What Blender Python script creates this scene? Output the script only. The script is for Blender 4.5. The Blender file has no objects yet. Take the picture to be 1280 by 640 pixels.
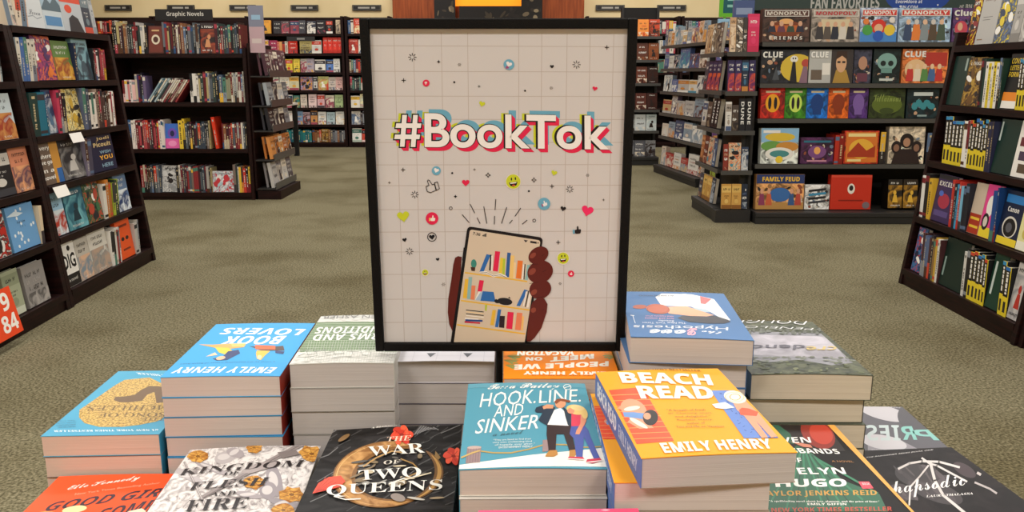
import bpy, bmesh, math, random
import numpy as np
from mathutils import Vector, Matrix

SC = bpy.context.scene
COL = SC.collection
rnd = random.Random(7)
R = math.radians
# ------------------------------------------------------------------ camera
CAM_H, TILT, FPX = 1.12, R(12.25), 1050.0
cam_d = bpy.data.cameras.new('camera')
cam_d.sensor_width = 36.0
cam_d.lens = 36.0 * FPX / 1280.0
cam_d.clip_start, cam_d.clip_end = 0.02, 60
cam = bpy.data.objects.new('camera', cam_d)
cam.location = (0, 0, CAM_H)
cam.rotation_euler = (math.pi / 2 - TILT, 0, 0)
COL.objects.link(cam)
SC.camera = cam

# ------------------------------------------------------------------ materials
_mats = {}
def lin(c):
    c /= 255.0
    return c / 12.92 if c <= 0.04045 else ((c + 0.055) / 1.055) ** 2.4
def rgb(h):
    h = h.lstrip('#')
    return tuple(int(h[i:i + 2], 16) for i in (0, 2, 4))
def M(h, rough=0.42, spec=0.35, emit=0.0, metal=0.0):
    k = (h, rough, spec, emit, metal)
    if k in _mats: return _mats[k]
    m = bpy.data.materials.new('paint_' + h.lstrip('#'))
    m.use_nodes = True
    b = m.node_tree.nodes['Principled BSDF']
    c = [lin(v) for v in rgb(h)]
    b.inputs['Base Color'].default_value = (*c, 1)
    b.inputs['Roughness'].default_value = rough
    b.inputs['Specular IOR Level'].default_value = spec
    b.inputs['Metallic'].default_value = metal
    if emit:
        b.inputs['Emission Color'].default_value = (*c, 1)
        b.inputs['Emission Strength'].default_value = emit
    _mats[k] = m
    return m
def noise_mat(name, c1, c2, scale=(1, 1, 1), nscale=5.0, detail=4, rough=0.6, bump=0.0, c3=None, big=None, spec=0.3, pos=(0.35, 0.65), dist=0.0):
    m = bpy.data.materials.new(name); m.use_nodes = True
    nt = m.node_tree; N = nt.nodes; L = nt.links
    b = N['Principled BSDF']; b.inputs['Roughness'].default_value = rough
    b.inputs['Specular IOR Level'].default_value = spec
    tc = N.new('ShaderNodeTexCoord'); mp = N.new('ShaderNodeMapping'); mp.inputs['Scale'].default_value = scale
    L.new(tc.outputs['Object'], mp.inputs['Vector'])
    n = N.new('ShaderNodeTexNoise'); n.inputs['Scale'].default_value = nscale; n.inputs['Detail'].default_value = detail; n.inputs['Distortion'].default_value = dist
    L.new(mp.outputs['Vector'], n.inputs['Vector'])
    r = N.new('ShaderNodeValToRGB'); L.new(n.outputs['Fac'], r.inputs['Fac'])
    e = r.color_ramp.elements
    e[0].position, e[1].position = pos
    e[0].color = (*[lin(v) for v in rgb(c1)], 1); e[1].color = (*[lin(v) for v in rgb(c2)], 1)
    if c3:
        x = e.new((pos[0] + pos[1]) / 2); x.color = (*[lin(v) for v in rgb(c3)], 1)
    out = r.outputs['Color']
    if big:
        n2 = N.new('ShaderNodeTexNoise'); n2.inputs['Scale'].default_value = big[0]; n2.inputs['Detail'].default_value = 3
        L.new(tc.outputs['Object'], n2.inputs['Vector'])
        r2 = N.new('ShaderNodeValToRGB'); L.new(n2.outputs['Fac'], r2.inputs['Fac'])
        r2.color_ramp.elements[0].position = big[2]; r2.color_ramp.elements[1].position = big[3]
        r2.color_ramp.elements[0].color = (*[lin(v) for v in rgb(big[1])], 1); r2.color_ramp.elements[1].color = (1, 1, 1, 1)
        mx = N.new('ShaderNodeMixRGB'); mx.blend_type = 'MULTIPLY'; mx.inputs['Fac'].default_value = 1
        L.new(out, mx.inputs['Color1']); L.new(r2.outputs['Color'], mx.inputs['Color2']); out = mx.outputs['Color']
    L.new(out, b.inputs['Base Color'])
    if bump:
        bp = N.new('ShaderNodeBump'); bp.inputs['Strength'].default_value = bump; bp.inputs['Distance'].default_value = 0.002
        L.new(n.outputs['Fac'], bp.inputs['Height']); L.new(bp.outputs['Normal'], b.inputs['Normal'])
    return m
CARPET = noise_mat('carpet_pile', '#544e3b', '#958c71', nscale=110, detail=5, rough=0.95, bump=0.5, big=(1.6, '#d5d1c8', 0.3, 0.55), spec=0.05, c3='#777058')
WOOD = noise_mat('espresso_wood', '#120605', '#260e0c', scale=(1, 1, 14), nscale=7, rough=0.5, spec=0.18)
WOODH = noise_mat('espresso_wood_shelf', '#160807', '#28110e', scale=(14, 1, 14), nscale=5, rough=0.48, spec=0.22)
CHERRY = noise_mat('cherry_wood', '#7a3412', '#9c4a1d', scale=(9, 9, 0.8), nscale=3, rough=0.4, spec=0.3)
TABLEW = noise_mat('table_wood', '#5c3a22', '#7c5433', scale=(1, 10, 10), nscale=4, rough=0.45)
CREAM = noise_mat('cream_wall_paint', '#ddc696', '#e6d2a6', nscale=1.2, rough=0.85, spec=0.1)
CEIL = M('#e9e4d8', 0.9, 0.1)
GREYM = M('#2c2a29', 0.5, 0.3)
DARKM = M('#131212', 0.55, 0.3)
BLACKF = noise_mat('black_powder_coat', '#040303', '#0a0808', nscale=700, rough=0.6, bump=0.3, spec=0.18)
def page_mat(name, a, b):
    return noise_mat(name, a, b, scale=(3, 3, 900), nscale=1.0, detail=2, rough=0.85, bump=0.15, spec=0.08, pos=(0.15, 0.85))
PAGE = {k: page_mat('page_edges_' + k, a, b) for k, a, b in (
    ('pink', '#c0b2ab', '#d0c4bd'), ('grey', '#b2aaa6', '#c4bdb9'), ('cream', '#c2b6a2', '#d2c7b4'), ('white', '#cec7c0', '#dcd6d0'), ('tan', '#c6b1a3', '#d6c3b6'))}
PG = M('#d9cfbd', 0.85, 0.1)

# ------------------------------------------------------------------ mesh builder
class MB:
    def __init__(s): s.v = []; s.f = []; s.m = []; s.mats = []; s.ix = {}
    def mi(s, m):
        k = m.name
        if k not in s.ix: s.ix[k] = len(s.mats); s.mats.append(m)
        return s.ix[k]
    def poly(s, pts, m):
        n = len(s.v); s.v += [tuple(p) for p in pts]; s.f.append(tuple(range(n, n + len(pts)))); s.m.append(s.mi(m))
    def mesh(s, vs, fs, m):
        n = len(s.v); s.v += [tuple(p) for p in vs]; k = s.mi(m)
        for f in fs: s.f.append(tuple(i + n for i in f)); s.m.append(k)
    def box(s, x0, y0, z0, x1, y1, z1, m, faces=None):
        v = [(x0, y0, z0), (x1, y0, z0), (x1, y1, z0), (x0, y1, z0), (x0, y0, z1), (x1, y0, z1), (x1, y1, z1), (x0, y1, z1)]
        F = {'b': (0, 3, 2, 1), 't': (4, 5, 6, 7), 'f': (0, 1, 5, 4), 'k': (2, 3, 7, 6), 'r': (1, 2, 6, 5), 'l': (3, 0, 4, 7)}
        n = len(s.v); s.v += v
        for k, f in F.items():
            mm = m if not isinstance(m, dict) else m.get(k, m['*'])
            s.f.append(tuple(i + n for i in f)); s.m.append(s.mi(mm))
    def cyl(s, cx, cy, z0, z1, r, m, n=20, r1=None):
        r1 = r if r1 is None else r1
        a = [(cx + r * math.cos(2 * math.pi * i / n), cy + r * math.sin(2 * math.pi * i / n), z0) for i in range(n)]
        b = [(cx + r1 * math.cos(2 * math.pi * i / n), cy + r1 * math.sin(2 * math.pi * i / n), z1) for i in range(n)]
        s.mesh(a + b, [(i, (i + 1) % n, n + (i + 1) % n, n + i) for i in range(n)] + [tuple(reversed(range(n))), tuple(range(n, 2 * n))], m)
    def prism(s, prof, x0, x1, m):   # profile of (y, z) extruded along x
        n = len(prof)
        a = [(x0, p[0], p[1]) for p in prof]; b = [(x1, p[0], p[1]) for p in prof]
        s.mesh(a + b, [(i, (i + 1) % n, n + (i + 1) % n, n + i) for i in range(n)] + [tuple(reversed(range(n))), tuple(range(n, 2 * n))], m)
    def build(s, name, parent=None, mat=None, bevel=0.0, deform=None, cuts=None, fixn=False):
        me = bpy.data.meshes.new(name)
        me.from_pydata(s.v, [], s.f)
        for m in s.mats: me.materials.append(m)
        me.polygons.foreach_set('material_index', s.m)
        if fixn or deform:
            bm = bmesh.new(); bm.from_mesh(me)
            if fixn: bmesh.ops.recalc_face_normals(bm, faces=bm.faces)
            if deform:
                for ax, val in cuts:
                    g = list(bm.verts) + list(bm.edges) + list(bm.faces)
                    no = (1, 0, 0) if ax == 0 else (0, 1, 0)
                    co = (val, 0, 0) if ax == 0 else (0, val, 0)
                    bmesh.ops.bisect_plane(bm, geom=g, plane_co=co, plane_no=no)
                for v in bm.verts: v.co = deform(v.co)
            bm.to_mesh(me); bm.free()
        me.update()
        o = bpy.data.objects.new(name, me)
        COL.objects.link(o)
        if parent: o.parent = parent
        if bevel:
            b = o.modifiers.new('soft', 'BEVEL'); b.width = bevel; b.segments = 2; b.limit_method = 'ANGLE'
        if mat is not None: o.matrix_world = mat
        return o
def tag(o, label=None, cat=None, group=None, kind=None):
    if label: o['label'] = label
    if cat: o['category'] = cat
    if group: o['group'] = group
    if kind: o['kind'] = kind
    return o
def empty(name, loc=(0, 0, 0), rz=0.0):
    o = bpy.data.objects.new(name, None); o.empty_display_size = 0.05
    COL.objects.link(o); o.location = loc; o.rotation_euler = (0, 0, rz)
    return o

# ------------------------------------------------------------------ lettering
_tc = {}
def styled(s, st):
    U = {'b': (0x1D5D4, 0x1D5EE, 0x1D7EC), 'bi': (0x1D63C, 0x1D656, None), 's': (0x1D400, 0x1D41A, 0x1D7CE), 'si': (0x1D434, 0x1D44E, None), 'sbi': (0x1D468, 0x1D482, None), 'sc': (0x1D4D0, 0x1D4EA, None)}
    if st not in U: return s
    a, b, d = U[st]; o = ''
    for c in s:
        if 'A' <= c <= 'Z': o += chr(a + ord(c) - 65)
        elif 'a' <= c <= 'z': o += '\u210e' if (st == 'si' and c == 'h') else chr(b + ord(c) - 97)
        elif c.isdigit() and d: o += chr(d + int(c))
        else: o += c
    return o
def text_geo(s, st='n', off=0.0, res=3, space=1.0):
    k = (s, st, off, res, space)
    if k in _tc: return _tc[k]
    c = bpy.data.curves.new('lettering', 'FONT'); c.body = styled(s, st); c.size = 1; c.offset = off; c.resolution_u = res
    c.space_character = space
    o = bpy.data.objects.new('lettering', c)
    me = o.to_mesh()
    vs = [(v.co.x, v.co.y) for v in me.vertices]; fs = [tuple(p.vertices) for p in me.polygons]
    o.to_mesh_clear(); bpy.data.objects.remove(o); bpy.data.curves.remove(c)
    if vs:
        x0 = min(v[0] for v in vs); x1 = max(v[0] for v in vs); y0 = min(v[1] for v in vs); y1 = max(v[1] for v in vs)
        w = max(x1 - x0, 1e-6); h = max(y1 - y0, 1e-6)
        vs = [((x - x0) / w, (y - y0) / h) for x, y in vs]
    else: w = h = 1
    _tc[k] = (vs, fs, w / h)
    return _tc[k]

def homography(src, dst):
    A = []; b = []
    for (x, y), (u, v) in zip(src, dst):
        A.append([x, y, 1, 0, 0, 0, -u * x, -u * y]); b.append(u)
        A.append([0, 0, 0, x, y, 1, -v * x, -v * y]); b.append(v)
    h = np.linalg.solve(np.array(A, float), np.array(b, float))
    return list(h) + [1.0]

class Art:
    """prints flat shapes on a face: O origin, U/V axes in metres, N outward; authored in design coordinates via an optional homography"""
    def __init__(s, mb, O, U, V, N, hom=None, eps=3e-5, clip=None):
        s.mb = mb; s.O = Vector(O); s.U = Vector(U); s.V = Vector(V); s.N = Vector(N); s.hom = hom; s.eps = eps; s.l = 1
        s.ox = s.oy = 0.0; s.sc = 1.0; s.clip = clip
        s.flip = s.U.cross(s.V).dot(s.N) < 0
    def view(s, ox, oy, sc): s.ox, s.oy, s.sc = ox, oy, sc
    def up(s, k=1): s.l += k
    def fill(s, m):
        a0, b0, a1, b1 = s.clip; s._emit([(a0, b0), (a1, b0), (a1, b1), (a0, b1)], m); s.l += 1
    def uv(s, p):
        x, y = p
        if s.hom:
            x = s.ox + x / s.sc; y = s.oy + y / s.sc
            h = s.hom; d = h[6] * x + h[7] * y + h[8]
            return ((h[0] * x + h[1] * y + h[2]) / d, (h[3] * x + h[4] * y + h[5]) / d)
        return (x, y)
    def _clip(s, q):
        if not s.clip: return q
        a0, b0, a1, b1 = s.clip
        for ax, lim, sg in ((0, a0, 1), (0, a1, -1), (1, b0, 1), (1, b1, -1)):
            out = []
            for i in range(len(q)):
                p, n = q[i], q[(i + 1) % len(q)]
                dp, dn = sg * (p[ax] - lim), sg * (n[ax] - lim)
                if dp >= 0: out.append(p)
                if (dp >= 0) != (dn >= 0):
                    t = dp / (dp - dn); out.append((p[0] + t * (n[0] - p[0]), p[1] + t * (n[1] - p[1])))
            q = out
            if len(q) < 3: return []
        return q
    def P3(s, q): return s.O + s.U * q[0] + s.V * q[1] + s.N * (s.eps * s.l)
    def _emit(s, q, m):
        q = s._clip(q)
        if len(q) < 3: return
        a = sum(q[i][0] * q[(i + 1) % len(q)][1] - q[(i + 1) % len(q)][0] * q[i][1] for i in range(len(q)))
        if abs(a) < 1e-12: return
        if (a < 0) != s.flip: q = q[::-1]
        s.mb.poly([s.P3(p) for p in q], m)
    def poly(s, pts, c): s.l += .1; s._emit([s.uv(p) for p in pts], M(c) if isinstance(c, str) else c)
    def rect(s, x0, y0, x1, y1, c): s.poly([(x0, y0), (x1, y0), (x1, y1), (x0, y1)], c)
    def ell(s, cx, cy, rx, ry, c, rot=0, n=26):
        ca, sa = math.cos(R(rot)), math.sin(R(rot))
        s.poly([(cx + rx * math.cos(t) * ca - ry * math.sin(t) * sa, cy + rx * math.cos(t) * sa + ry * math.sin(t) * ca) for t in [2 * math.pi * i / n for i in range(n)]], c)
    def line(s, pts, w, c, closed=False):
        s.l += .1
        m = M(c) if isinstance(c, str) else c
        P = [Vector(p) for p in pts]
        if closed: P.append(P[0])
        for a, b in zip(P, P[1:]):
            d = b - a
            if d.length < 1e-9: continue
            d.normalize(); n = Vector((-d.y, d.x)) * (w / 2); e = d * (w * 0.3)
            s._emit([s.uv(q) for q in (a - n - e, b - n + e, b + n + e, a + n - e)], m)
    def ring(s, cx, cy, r0, r1, c, n=28, a0=0, a1=360, k=1.0):
        m = M(c) if isinstance(c, str) else c
        for i in range(n):
            t0 = R(a0 + (a1 - a0) * i / n); t1 = R(a0 + (a1 - a0) * (i + 1) / n)
            s._emit([s.uv(p) for p in ((cx + r0 * math.cos(t0), cy + k * r0 * math.sin(t0)), (cx + r1 * math.cos(t0), cy + k * r1 * math.sin(t0)),
                                       (cx + r1 * math.cos(t1), cy + k * r1 * math.sin(t1)), (cx + r0 * math.cos(t1), cy + k * r0 * math.sin(t1)))], m)
    def text(s, t, A, B, C, c, st='n', off=0.0, res=2, space=1.0):
        """A start of baseline, B its end, C top above A"""
        vs, fs, _ = text_geo(t, st, off, res, space)
        m = M(c) if isinstance(c, str) else c
        ax, ay = A
        pts = [s.uv((ax + x * (B[0] - ax) + y * (C[0] - ax), ay + x * (B[1] - ay) + y * (C[1] - ay))) for x, y in vs]
        for f in fs: s._emit([pts[i] for i in f], m)
    def trect(s, t, x0, y0, x1, y1, c, **k):   # x0,y0 = lower start, x1,y1 = upper end in design coordinates
        s.text(t, (x0, y0), (x1, y0), (x0, y1), c, **k)
    def heart(s, cx, cy, r, c, rot=0, sg=-1):
        P = []
        for i in range(28):
            t = 2 * math.pi * i / 28
            x = 16 * math.sin(t) ** 3; y = 13 * math.cos(t) - 5 * math.cos(2 * t) - 2 * math.cos(3 * t) - math.cos(4 * t)
            x, y = x / 17 * r, y / 17 * r * sg
            P.append((cx + x * math.cos(R(rot)) - y * math.sin(R(rot)), cy + x * math.sin(R(rot)) + y * math.cos(R(rot))))
        s.poly(P, c)

# ------------------------------------------------------------------ words for labels
NAMED = [('black', (25, 22, 24)), ('charcoal', (65, 65, 68)), ('grey', (135, 135, 135)), ('pale grey', (190, 190, 188)), ('white', (240, 238, 232)), ('cream', (228, 212, 178)),
         ('beige', (200, 180, 150)), ('brown', (110, 70, 40)), ('dark brown', (60, 35, 25)), ('maroon', (95, 25, 35)), ('red', (205, 40, 35)), ('orange', (235, 120, 40)),
         ('yellow', (240, 205, 50)), ('mustard', (190, 150, 45)), ('olive', (110, 115, 50)), ('green', (60, 150, 60)), ('dark green', (25, 60, 45)), ('pale green', (165, 195, 130)),
         ('teal', (30, 120, 130)), ('pale blue', (145, 190, 220)), ('blue', (45, 100, 180)), ('navy', (25, 35, 75)), ('purple', (100, 50, 130)), ('lilac', (170, 145, 190)),
         ('pink', (235, 110, 150)), ('pale pink', (235, 190, 190))]
def cname(h):
    c = rgb(h)
    return min(NAMED, key=lambda n: sum((a - b) ** 2 for a, b in zip(n[1], c)))[0]
ORD = 'first second third fourth fifth sixth seventh eighth ninth tenth eleventh twelfth thirteenth fourteenth fifteenth sixteenth seventeenth eighteenth nineteenth twentieth'.split()
def ordinal(i):
    if i < 20: return ORD[i]
    t = {2: 'twenty', 3: 'thirty', 4: 'forty', 5: 'fifty', 6: 'sixty'}
    n = i + 1
    if n % 10 == 0: return {3: 'thirtieth', 4: 'fortieth', 5: 'fiftieth', 6: 'sixtieth'}[n // 10]
    return t[n // 10] + '-' + ORD[n % 10 - 1]

# ------------------------------------------------------------------ room
def struct(name, mb, **k):
    o = mb.build(name, **k); o['kind'] = 'structure'; return o
mb = MB(); mb.box(-9, -4, -0.1, 9, 14, 0, CARPET); struct('floor', mb)
mb = MB(); mb.box(-9, -4, 3.6, 9, 14, 3.7, CEIL); struct('ceiling', mb)
mb = MB(); mb.box(-9, 13.5, 0, 9, 13.7, 3.6, CREAM); struct('wall_back', mb)
mb = MB(); mb.box(-9.2, -4, 0, -9, 13.7, 3.6, CREAM); struct('wall_left', mb)
mb = MB(); mb.box(9, -4, 0, 9.2, 13.7, 3.6, CREAM); struct('wall_right', mb)
mb = MB(); mb.box(-9, -4.2, 0, 9, -4, 3.6, CREAM); struct('wall_front', mb)
mb = MB(); mb.box(-9, 13.48, 0, 9, 13.5, 0.12, WOOD); struct('baseboard_back', mb)

# ------------------------------------------------------------------ small and middle distance books
class Case:
    """a run of shelving; local x runs along the shelf as one faces it, y goes in, z up"""
    def __init__(s, x, y, rz, slope=0.0, name=''):
        s.x, s.y, s.rz, s.slope, s.name = x, y, rz, slope, name
        s.M = Matrix.Translation((x, y, 0)) @ Matrix.Rotation(rz, 4, 'Z')
    def s_at(s, px, z, d=0.0):
        """distance along the shelf front at which the camera's column px meets it"""
        S = s.M.to_3x3() @ Vector((1, 0, 0)); D = s.M.to_3x3() @ Vector((0, 1, 0))
        O = Vector((s.x, s.y, 0)) + D * (s.slope * z + d)
        k = (px - 640) / FPX; c, st = math.cos(TILT), math.sin(TILT)
        return (k * (O.y * c + (CAM_H - z) * st) - O.x) / (S.x - k * S.y * c)

_pics = {}
def picmat(cols, sc=16, dist=1.2, det=3, rough=.45):
    k = (tuple(cols), sc)
    if k not in _pics:
        _pics[k] = noise_mat('printed_picture', cols[0], cols[1], nscale=sc, detail=det, rough=rough, c3=cols[2] if len(cols) > 2 else None, pos=(.38, .62), dist=dist, spec=.3)
    return _pics[k]
def spine_mesh(th, hg, dp, col, acc, rng, pages=True, eps=2e-4):
    mb = MB(); m = M(col); t = min(0.003, th * 0.12)
    mb.box(0, 0, 0, th, 0.004, hg, m); mb.box(0, 0.004, 0, t, dp, hg, m); mb.box(th - t, 0.004, 0, th, dp, hg, m)
    A = Art(mb, (0, 0, 0), (1, 0, 0), (0, 0, 1), (0, -1, 0), eps=eps)
    st = rng.random(); a = M(acc)
    if st < 0.3:
        A.rect(0, hg * 0.82, th, hg * 0.95, a); A.rect(0, hg * 0.05, th, hg * 0.12, a)
    elif st < 0.5: A.rect(0, 0, th, hg * rng.uniform(0.15, 0.4), a)
    elif st < 0.65: A.rect(0, hg * 0.4, th, hg, a)
    A.up()
    tc = rng.choice(['#d8d2c4', '#c8b48a', '#b8b4ac']) if sum(rgb(col)) < 380 else '#3a3330'
    if st >= 0.35:
        z = hg * rng.uniform(0.12, 0.25); zt = hg * rng.uniform(0.55, 0.82); k = rng.uniform(.12, .2)
        while z < zt:
            l = rng.uniform(0.005, 0.011); A.rect(th * (0.5 - k), z, th * (0.5 + k * rng.uniform(.5, 1)), min(z + l, zt), tc); z += l + (0.0035 if rng.random() < .8 else .011)
        A.rect(th * 0.3, hg * 0.86, th * 0.7, hg * 0.92, tc)
    pm = None
    if pages:
        pm = MB(); pm.box(t, 0.004, 0.002, th - t, dp - 0.004, hg - 0.003, PG)
    return mb, pm

def cover_art(A, w, h, rng, col, acc, acc2, style):
    light = sum(rgb(col)) > 400; tc = '#201a1c' if light else '#f3efe6'
    def words(y, hh, x0=0.12, x1=0.88, c=tc):
        x = x0 + rng.uniform(0, .12); x1 -= rng.uniform(0, .12); hh *= .8
        while x < x1 - 0.03:
            l = hh * h / w * rng.uniform(0.35, 0.6)
            if rng.random() > .16:
                e = min(x + l, x1); A.rect(x * w, y * h, (x + l * .4) * w, (y + hh) * h, c)
                yy = rng.choice([.0, .4, .75]); A.rect((x + l * .4) * w, (y + hh * yy) * h, e * w, (y + hh * (yy + .25)) * h, c)
            x += l + 0.022
    if style == 'scene':
        A.fill(picmat((acc, col, acc2), 9)); A.rect(0, h * .58, w, h, col); A.up(); A.poly([(0, h * 0.3), (w * 0.3, h * 0.52), (w * 0.55, h * 0.36), (w * 0.8, h * 0.48), (w, h * 0.32), (w, 0), (0, 0)], picmat((acc2, acc), 22)); A.up()
        words(0.8, 0.09); words(0.66, 0.09, 0.2, 0.8); words(0.05, 0.05, 0.25, 0.8, '#f3efe6')
    elif style == 'figure':
        A.fill(picmat((col, acc, acc2) if rng.random() < .5 else (col, acc), 11)); A.rect(0, h * .8, w, h, col); A.up(); A.ell(w * (.5 + rng.uniform(-.1, .1)), h * 0.54, w * 0.11, h * 0.08, acc2); A.poly([(w * .3, h * .2), (w * .7, h * .2), (w * .6, h * .46), (w * .4, h * .46)], acc2); A.up()
        words(0.84, 0.08); words(0.07, 0.06)
    elif style == 'band':
        A.rect(0, h * 0.66, w, h * 0.92, acc); A.rect(0, 0, w, h * 0.16, acc2); A.up()
        words(0.75, 0.1, c='#f3efe6' if sum(rgb(acc)) < 400 else '#201a1c'); words(0.5, 0.05, 0.2, 0.8); words(0.42, 0.05, 0.3, 0.7)
        A.ell(w * 0.5, h * 0.3, w * 0.2, h * 0.09, acc)
    elif style == 'title':
        for k in range(3): words(0.72 - k * 0.16, 0.11, 0.1, 0.9, acc if k == 1 else tc)
        A.up(); A.rect(0, 0, w, h * rng.uniform(.1, .34), picmat((acc2, acc, col), 20)); words(0.38, 0.05, 0.25, 0.75)
    elif style == 'spots':
        for k in range(14): A.ell(w * rng.uniform(.1, .9), h * rng.uniform(.1, .95), w * 0.035, w * 0.035, acc, n=8)
        A.up(); words(0.6, 0.06, 0.3, 0.7); words(0.5, 0.05, 0.3, 0.7); A.poly([(0, h * .8), (w * .3, h * .88), (w * .6, h * .8), (w * .4, h * .76)], acc2)
    elif style == 'collage':
        A.fill(picmat((col, acc, acc2), 26, 2.0)); A.l = 0
        for k in range(9):
            A.l = 2 + k; A.ell(w * rng.uniform(.15, .85), h * rng.uniform(.12, .75), w * rng.uniform(.08, .2), h * rng.uniform(.05, .14), rng.choice([acc, acc2, tc, col]), rot=rng.uniform(0, 90), n=10)
        A.l = 11; words(0.84, 0.09)

def face_mesh(w, hg, th, col, acc, acc2, style, rng, pages=True, eps=2e-4, art=None, side=None):
    mb = MB(); m = M(col); t = 0.0025
    mb.box(0, 0, 0, w, t, hg, m); mb.box(0, th - t, 0, w, th, hg, m); mb.box(0, t, 0, t, th - t, hg, M(side) if side else m)
    A = Art(mb, (0, 0, 0), (1, 0, 0), (0, 0, 1), (0, -1, 0), eps=eps, clip=(0.001, 0.001, w - 0.001, hg - 0.001))
    if art: art(A, w, hg)
    else: cover_art(A, w, hg, rng, col, acc, acc2, style)
    pm = None
    if pages:
        pm = MB(); pm.box(t, t, 0.002, w - 0.003, th - t, hg - 0.003, PG)
    return mb, pm
def box_mesh(w, hg, th, col, acc, acc2, style, rng, eps=3e-4, art=None, side=None):
    mb = MB(); mb.box(0, 0, 0, w, th, hg, {'*': M(side or col), 'f': M(col)})
    A = Art(mb, (0, 0, 0), (1, 0, 0), (0, 0, 1), (0, -1, 0), eps=eps, clip=(0.001, 0.001, w - 0.001, hg - 0.001))
    if art: art(A, w, hg)
    else: cover_art(A, w, hg, rng, col, acc, acc2, style)
    return mb, None

MASS = []; MASSMB = MB()
def place(case, mesh, s, z, d, lean=0.0, tilt=0.0, name='book', label='', cat='book', group=None, side=0.0):
    mb, pm = mesh
    L = Matrix.Translation((s, case.slope * z + d, z)) @ Matrix.Rotation(side, 4, 'Y') @ Matrix.Rotation(lean, 4, 'X')
    lo = min((L @ Vector(v)).z for v in mb.v)
    L = Matrix.Translation((0, 0, z + .0006 - lo)) @ L
    if MASS:      # far rows too small to tell apart
        T_ = case.M @ L; n0 = len(MASSMB.v); MASSMB.v += [tuple(T_ @ Vector(v)) for v in mb.v]
        for f, k in zip(mb.f, mb.m): MASSMB.f.append(tuple(i + n0 for i in f)); MASSMB.m.append(MASSMB.mi(mb.mats[k]))
        return None
    o = mb.build(name, mat=case.M @ L)
    tag(o, label, cat, group)
    if pm: pm.build('page_block', parent=o)
    return o

SP = {  # spine palettes
 'mix': ['#7a1f28', '#20242c', '#d8cfc0', '#2b4e78', '#c8452f', '#3b3338', '#8a8d92', '#50301f', '#e3b23c', '#4a7a6a', '#b9a98f', '#16181c', '#a93b4a', '#5b6f8c'],
 'comic': ['#5c1a20', '#8a2c30', '#a8a29c', '#1c1a20', '#38424f', '#6a6c72', '#8a5a3a', '#2c2026', '#b0a070', '#451c26', '#50585e', '#c8c2b8', '#100e12', '#6e2830', '#2c3c38', '#1a1418', '#7a6a60'],
 'pinkwhite': ['#e6b8b4', '#d8cfc9', '#cc7f80', '#e0d5d0'],
 'blackwhite': ['#141216', '#2a2a30', '#cfcac2', '#5b5560', '#1d2530', '#8f3038'],
 'pale': ['#e8dfd0', '#dcd2c4', '#e9c9c4', '#c9cfd3', '#f0ebe2', '#d9b8a8', '#b9c4b4', '#e5d9a8'],
 'dummies': ['#e8cf2e', '#edd53c', '#e3c828'],
 'red': ['#c62a20', '#d8382a', '#b82a22', '#e04a30'],
 'teal': ['#1f6a6c', '#287a7a', '#1a5c62'],
 'warm': ['#c58a4a', '#8f4a28', '#d8a868', '#5c3020', '#e0b070', '#a0342a'],
 'dark': ['#1b1518', '#2b1a1c', '#3a2224', '#201c26', '#4a2c26'],
}
class Row:
    bn, bc, cap = 'book', 'book', 9
    def __init__(s, case, z, rowname, end='first end', pages=True, eps=2e-4):
        s.c, s.z, s.rn, s.end, s.n, s.pages, s.eps = case, z, rowname, end, 0, pages, eps
        s.group = f'items on the {rowname} of the {case.name}'; s.last = {}
    def clamp(s, a, b, d):
        d = 0 if d >= 0 else d; a = max(a, s.last.get(d, -9), getattr(s.c, 'lo', -9)); b = min(b, getattr(s.c, 'hi', 99)); s.last[d] = max(b, a) + .0005
        return a, b
    def lab(s, col, kind):
        t = f'{cname(col)} {kind}, {ordinal(s.n)} from the {s.end}, {s.rn}, {s.c.name}'
        s.n += 1
        return t
    def spines(s, a, b, pal, hg=0.2, dp=0.15, th=(0.016, 0.032), lean=0.0, d=0.015, px=True, hv=0.12, kind='spine'):
        if px: a, b = s.c.s_at(a, s.z, d), s.c.s_at(b, s.z, d)
        a, b = s.clamp(a, b, d)
        x = a; p = SP[pal] if isinstance(pal, str) else pal; i = 0
        while x < b - 0.006:
            t = min(rnd.uniform(*th), b - x)
            if b - (x + t) < 0.008: t = b - x
            h = min(hg, s.cap) * (1 - hv * rnd.random()); col = rnd.choice(p) if len(p) > 4 or len(p) == 1 else p[i % len(p)]; i += 1
            acc = rnd.choice(SP['mix'])
            if pal == 'dummies':
                me = dummies_spine(t - 0.001, h, dp, s.pages, s.eps)
            else: me = spine_mesh(t - 0.001, h, dp, col, acc, rnd, s.pages, s.eps)
            place(s.c, me, x, s.z, d, side=lean, label=s.lab(col, kind), group=s.group, name=s.bn, cat=s.bc)
            x += t / max(math.cos(lean), .5)
    def face(s, a, b, col, acc='#c8452f', acc2='#3b3338', style='title', hg=0.2, th=0.025, lean=-0.12, d=0.02, px=True, art=None, kind='cover', side=None, box=False, cat=None, name=None, wmax=None, label=None):
        if px: a, b = s.c.s_at(a, s.z, d), s.c.s_at(b, s.z, d)
        a, b = s.clamp(a, b, d)
        w = b - a - 0.002
        if w < .012: return None
        if wmax: w = min(w, wmax)
        f = box_mesh if box else face_mesh; hg = min(hg, s.cap)
        kw = dict(eps=s.eps, art=art, side=side)
        if not box: kw['pages'] = s.pages
        me = f(w, hg, th, col, acc, acc2, style, rnd, **kw)
        l = s.lab(col, kind)
        return place(s.c, me, a, s.z + 0.001, d, lean=lean, label=label or l, group=s.group, cat=cat or s.bc, name=name or s.bn)
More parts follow.
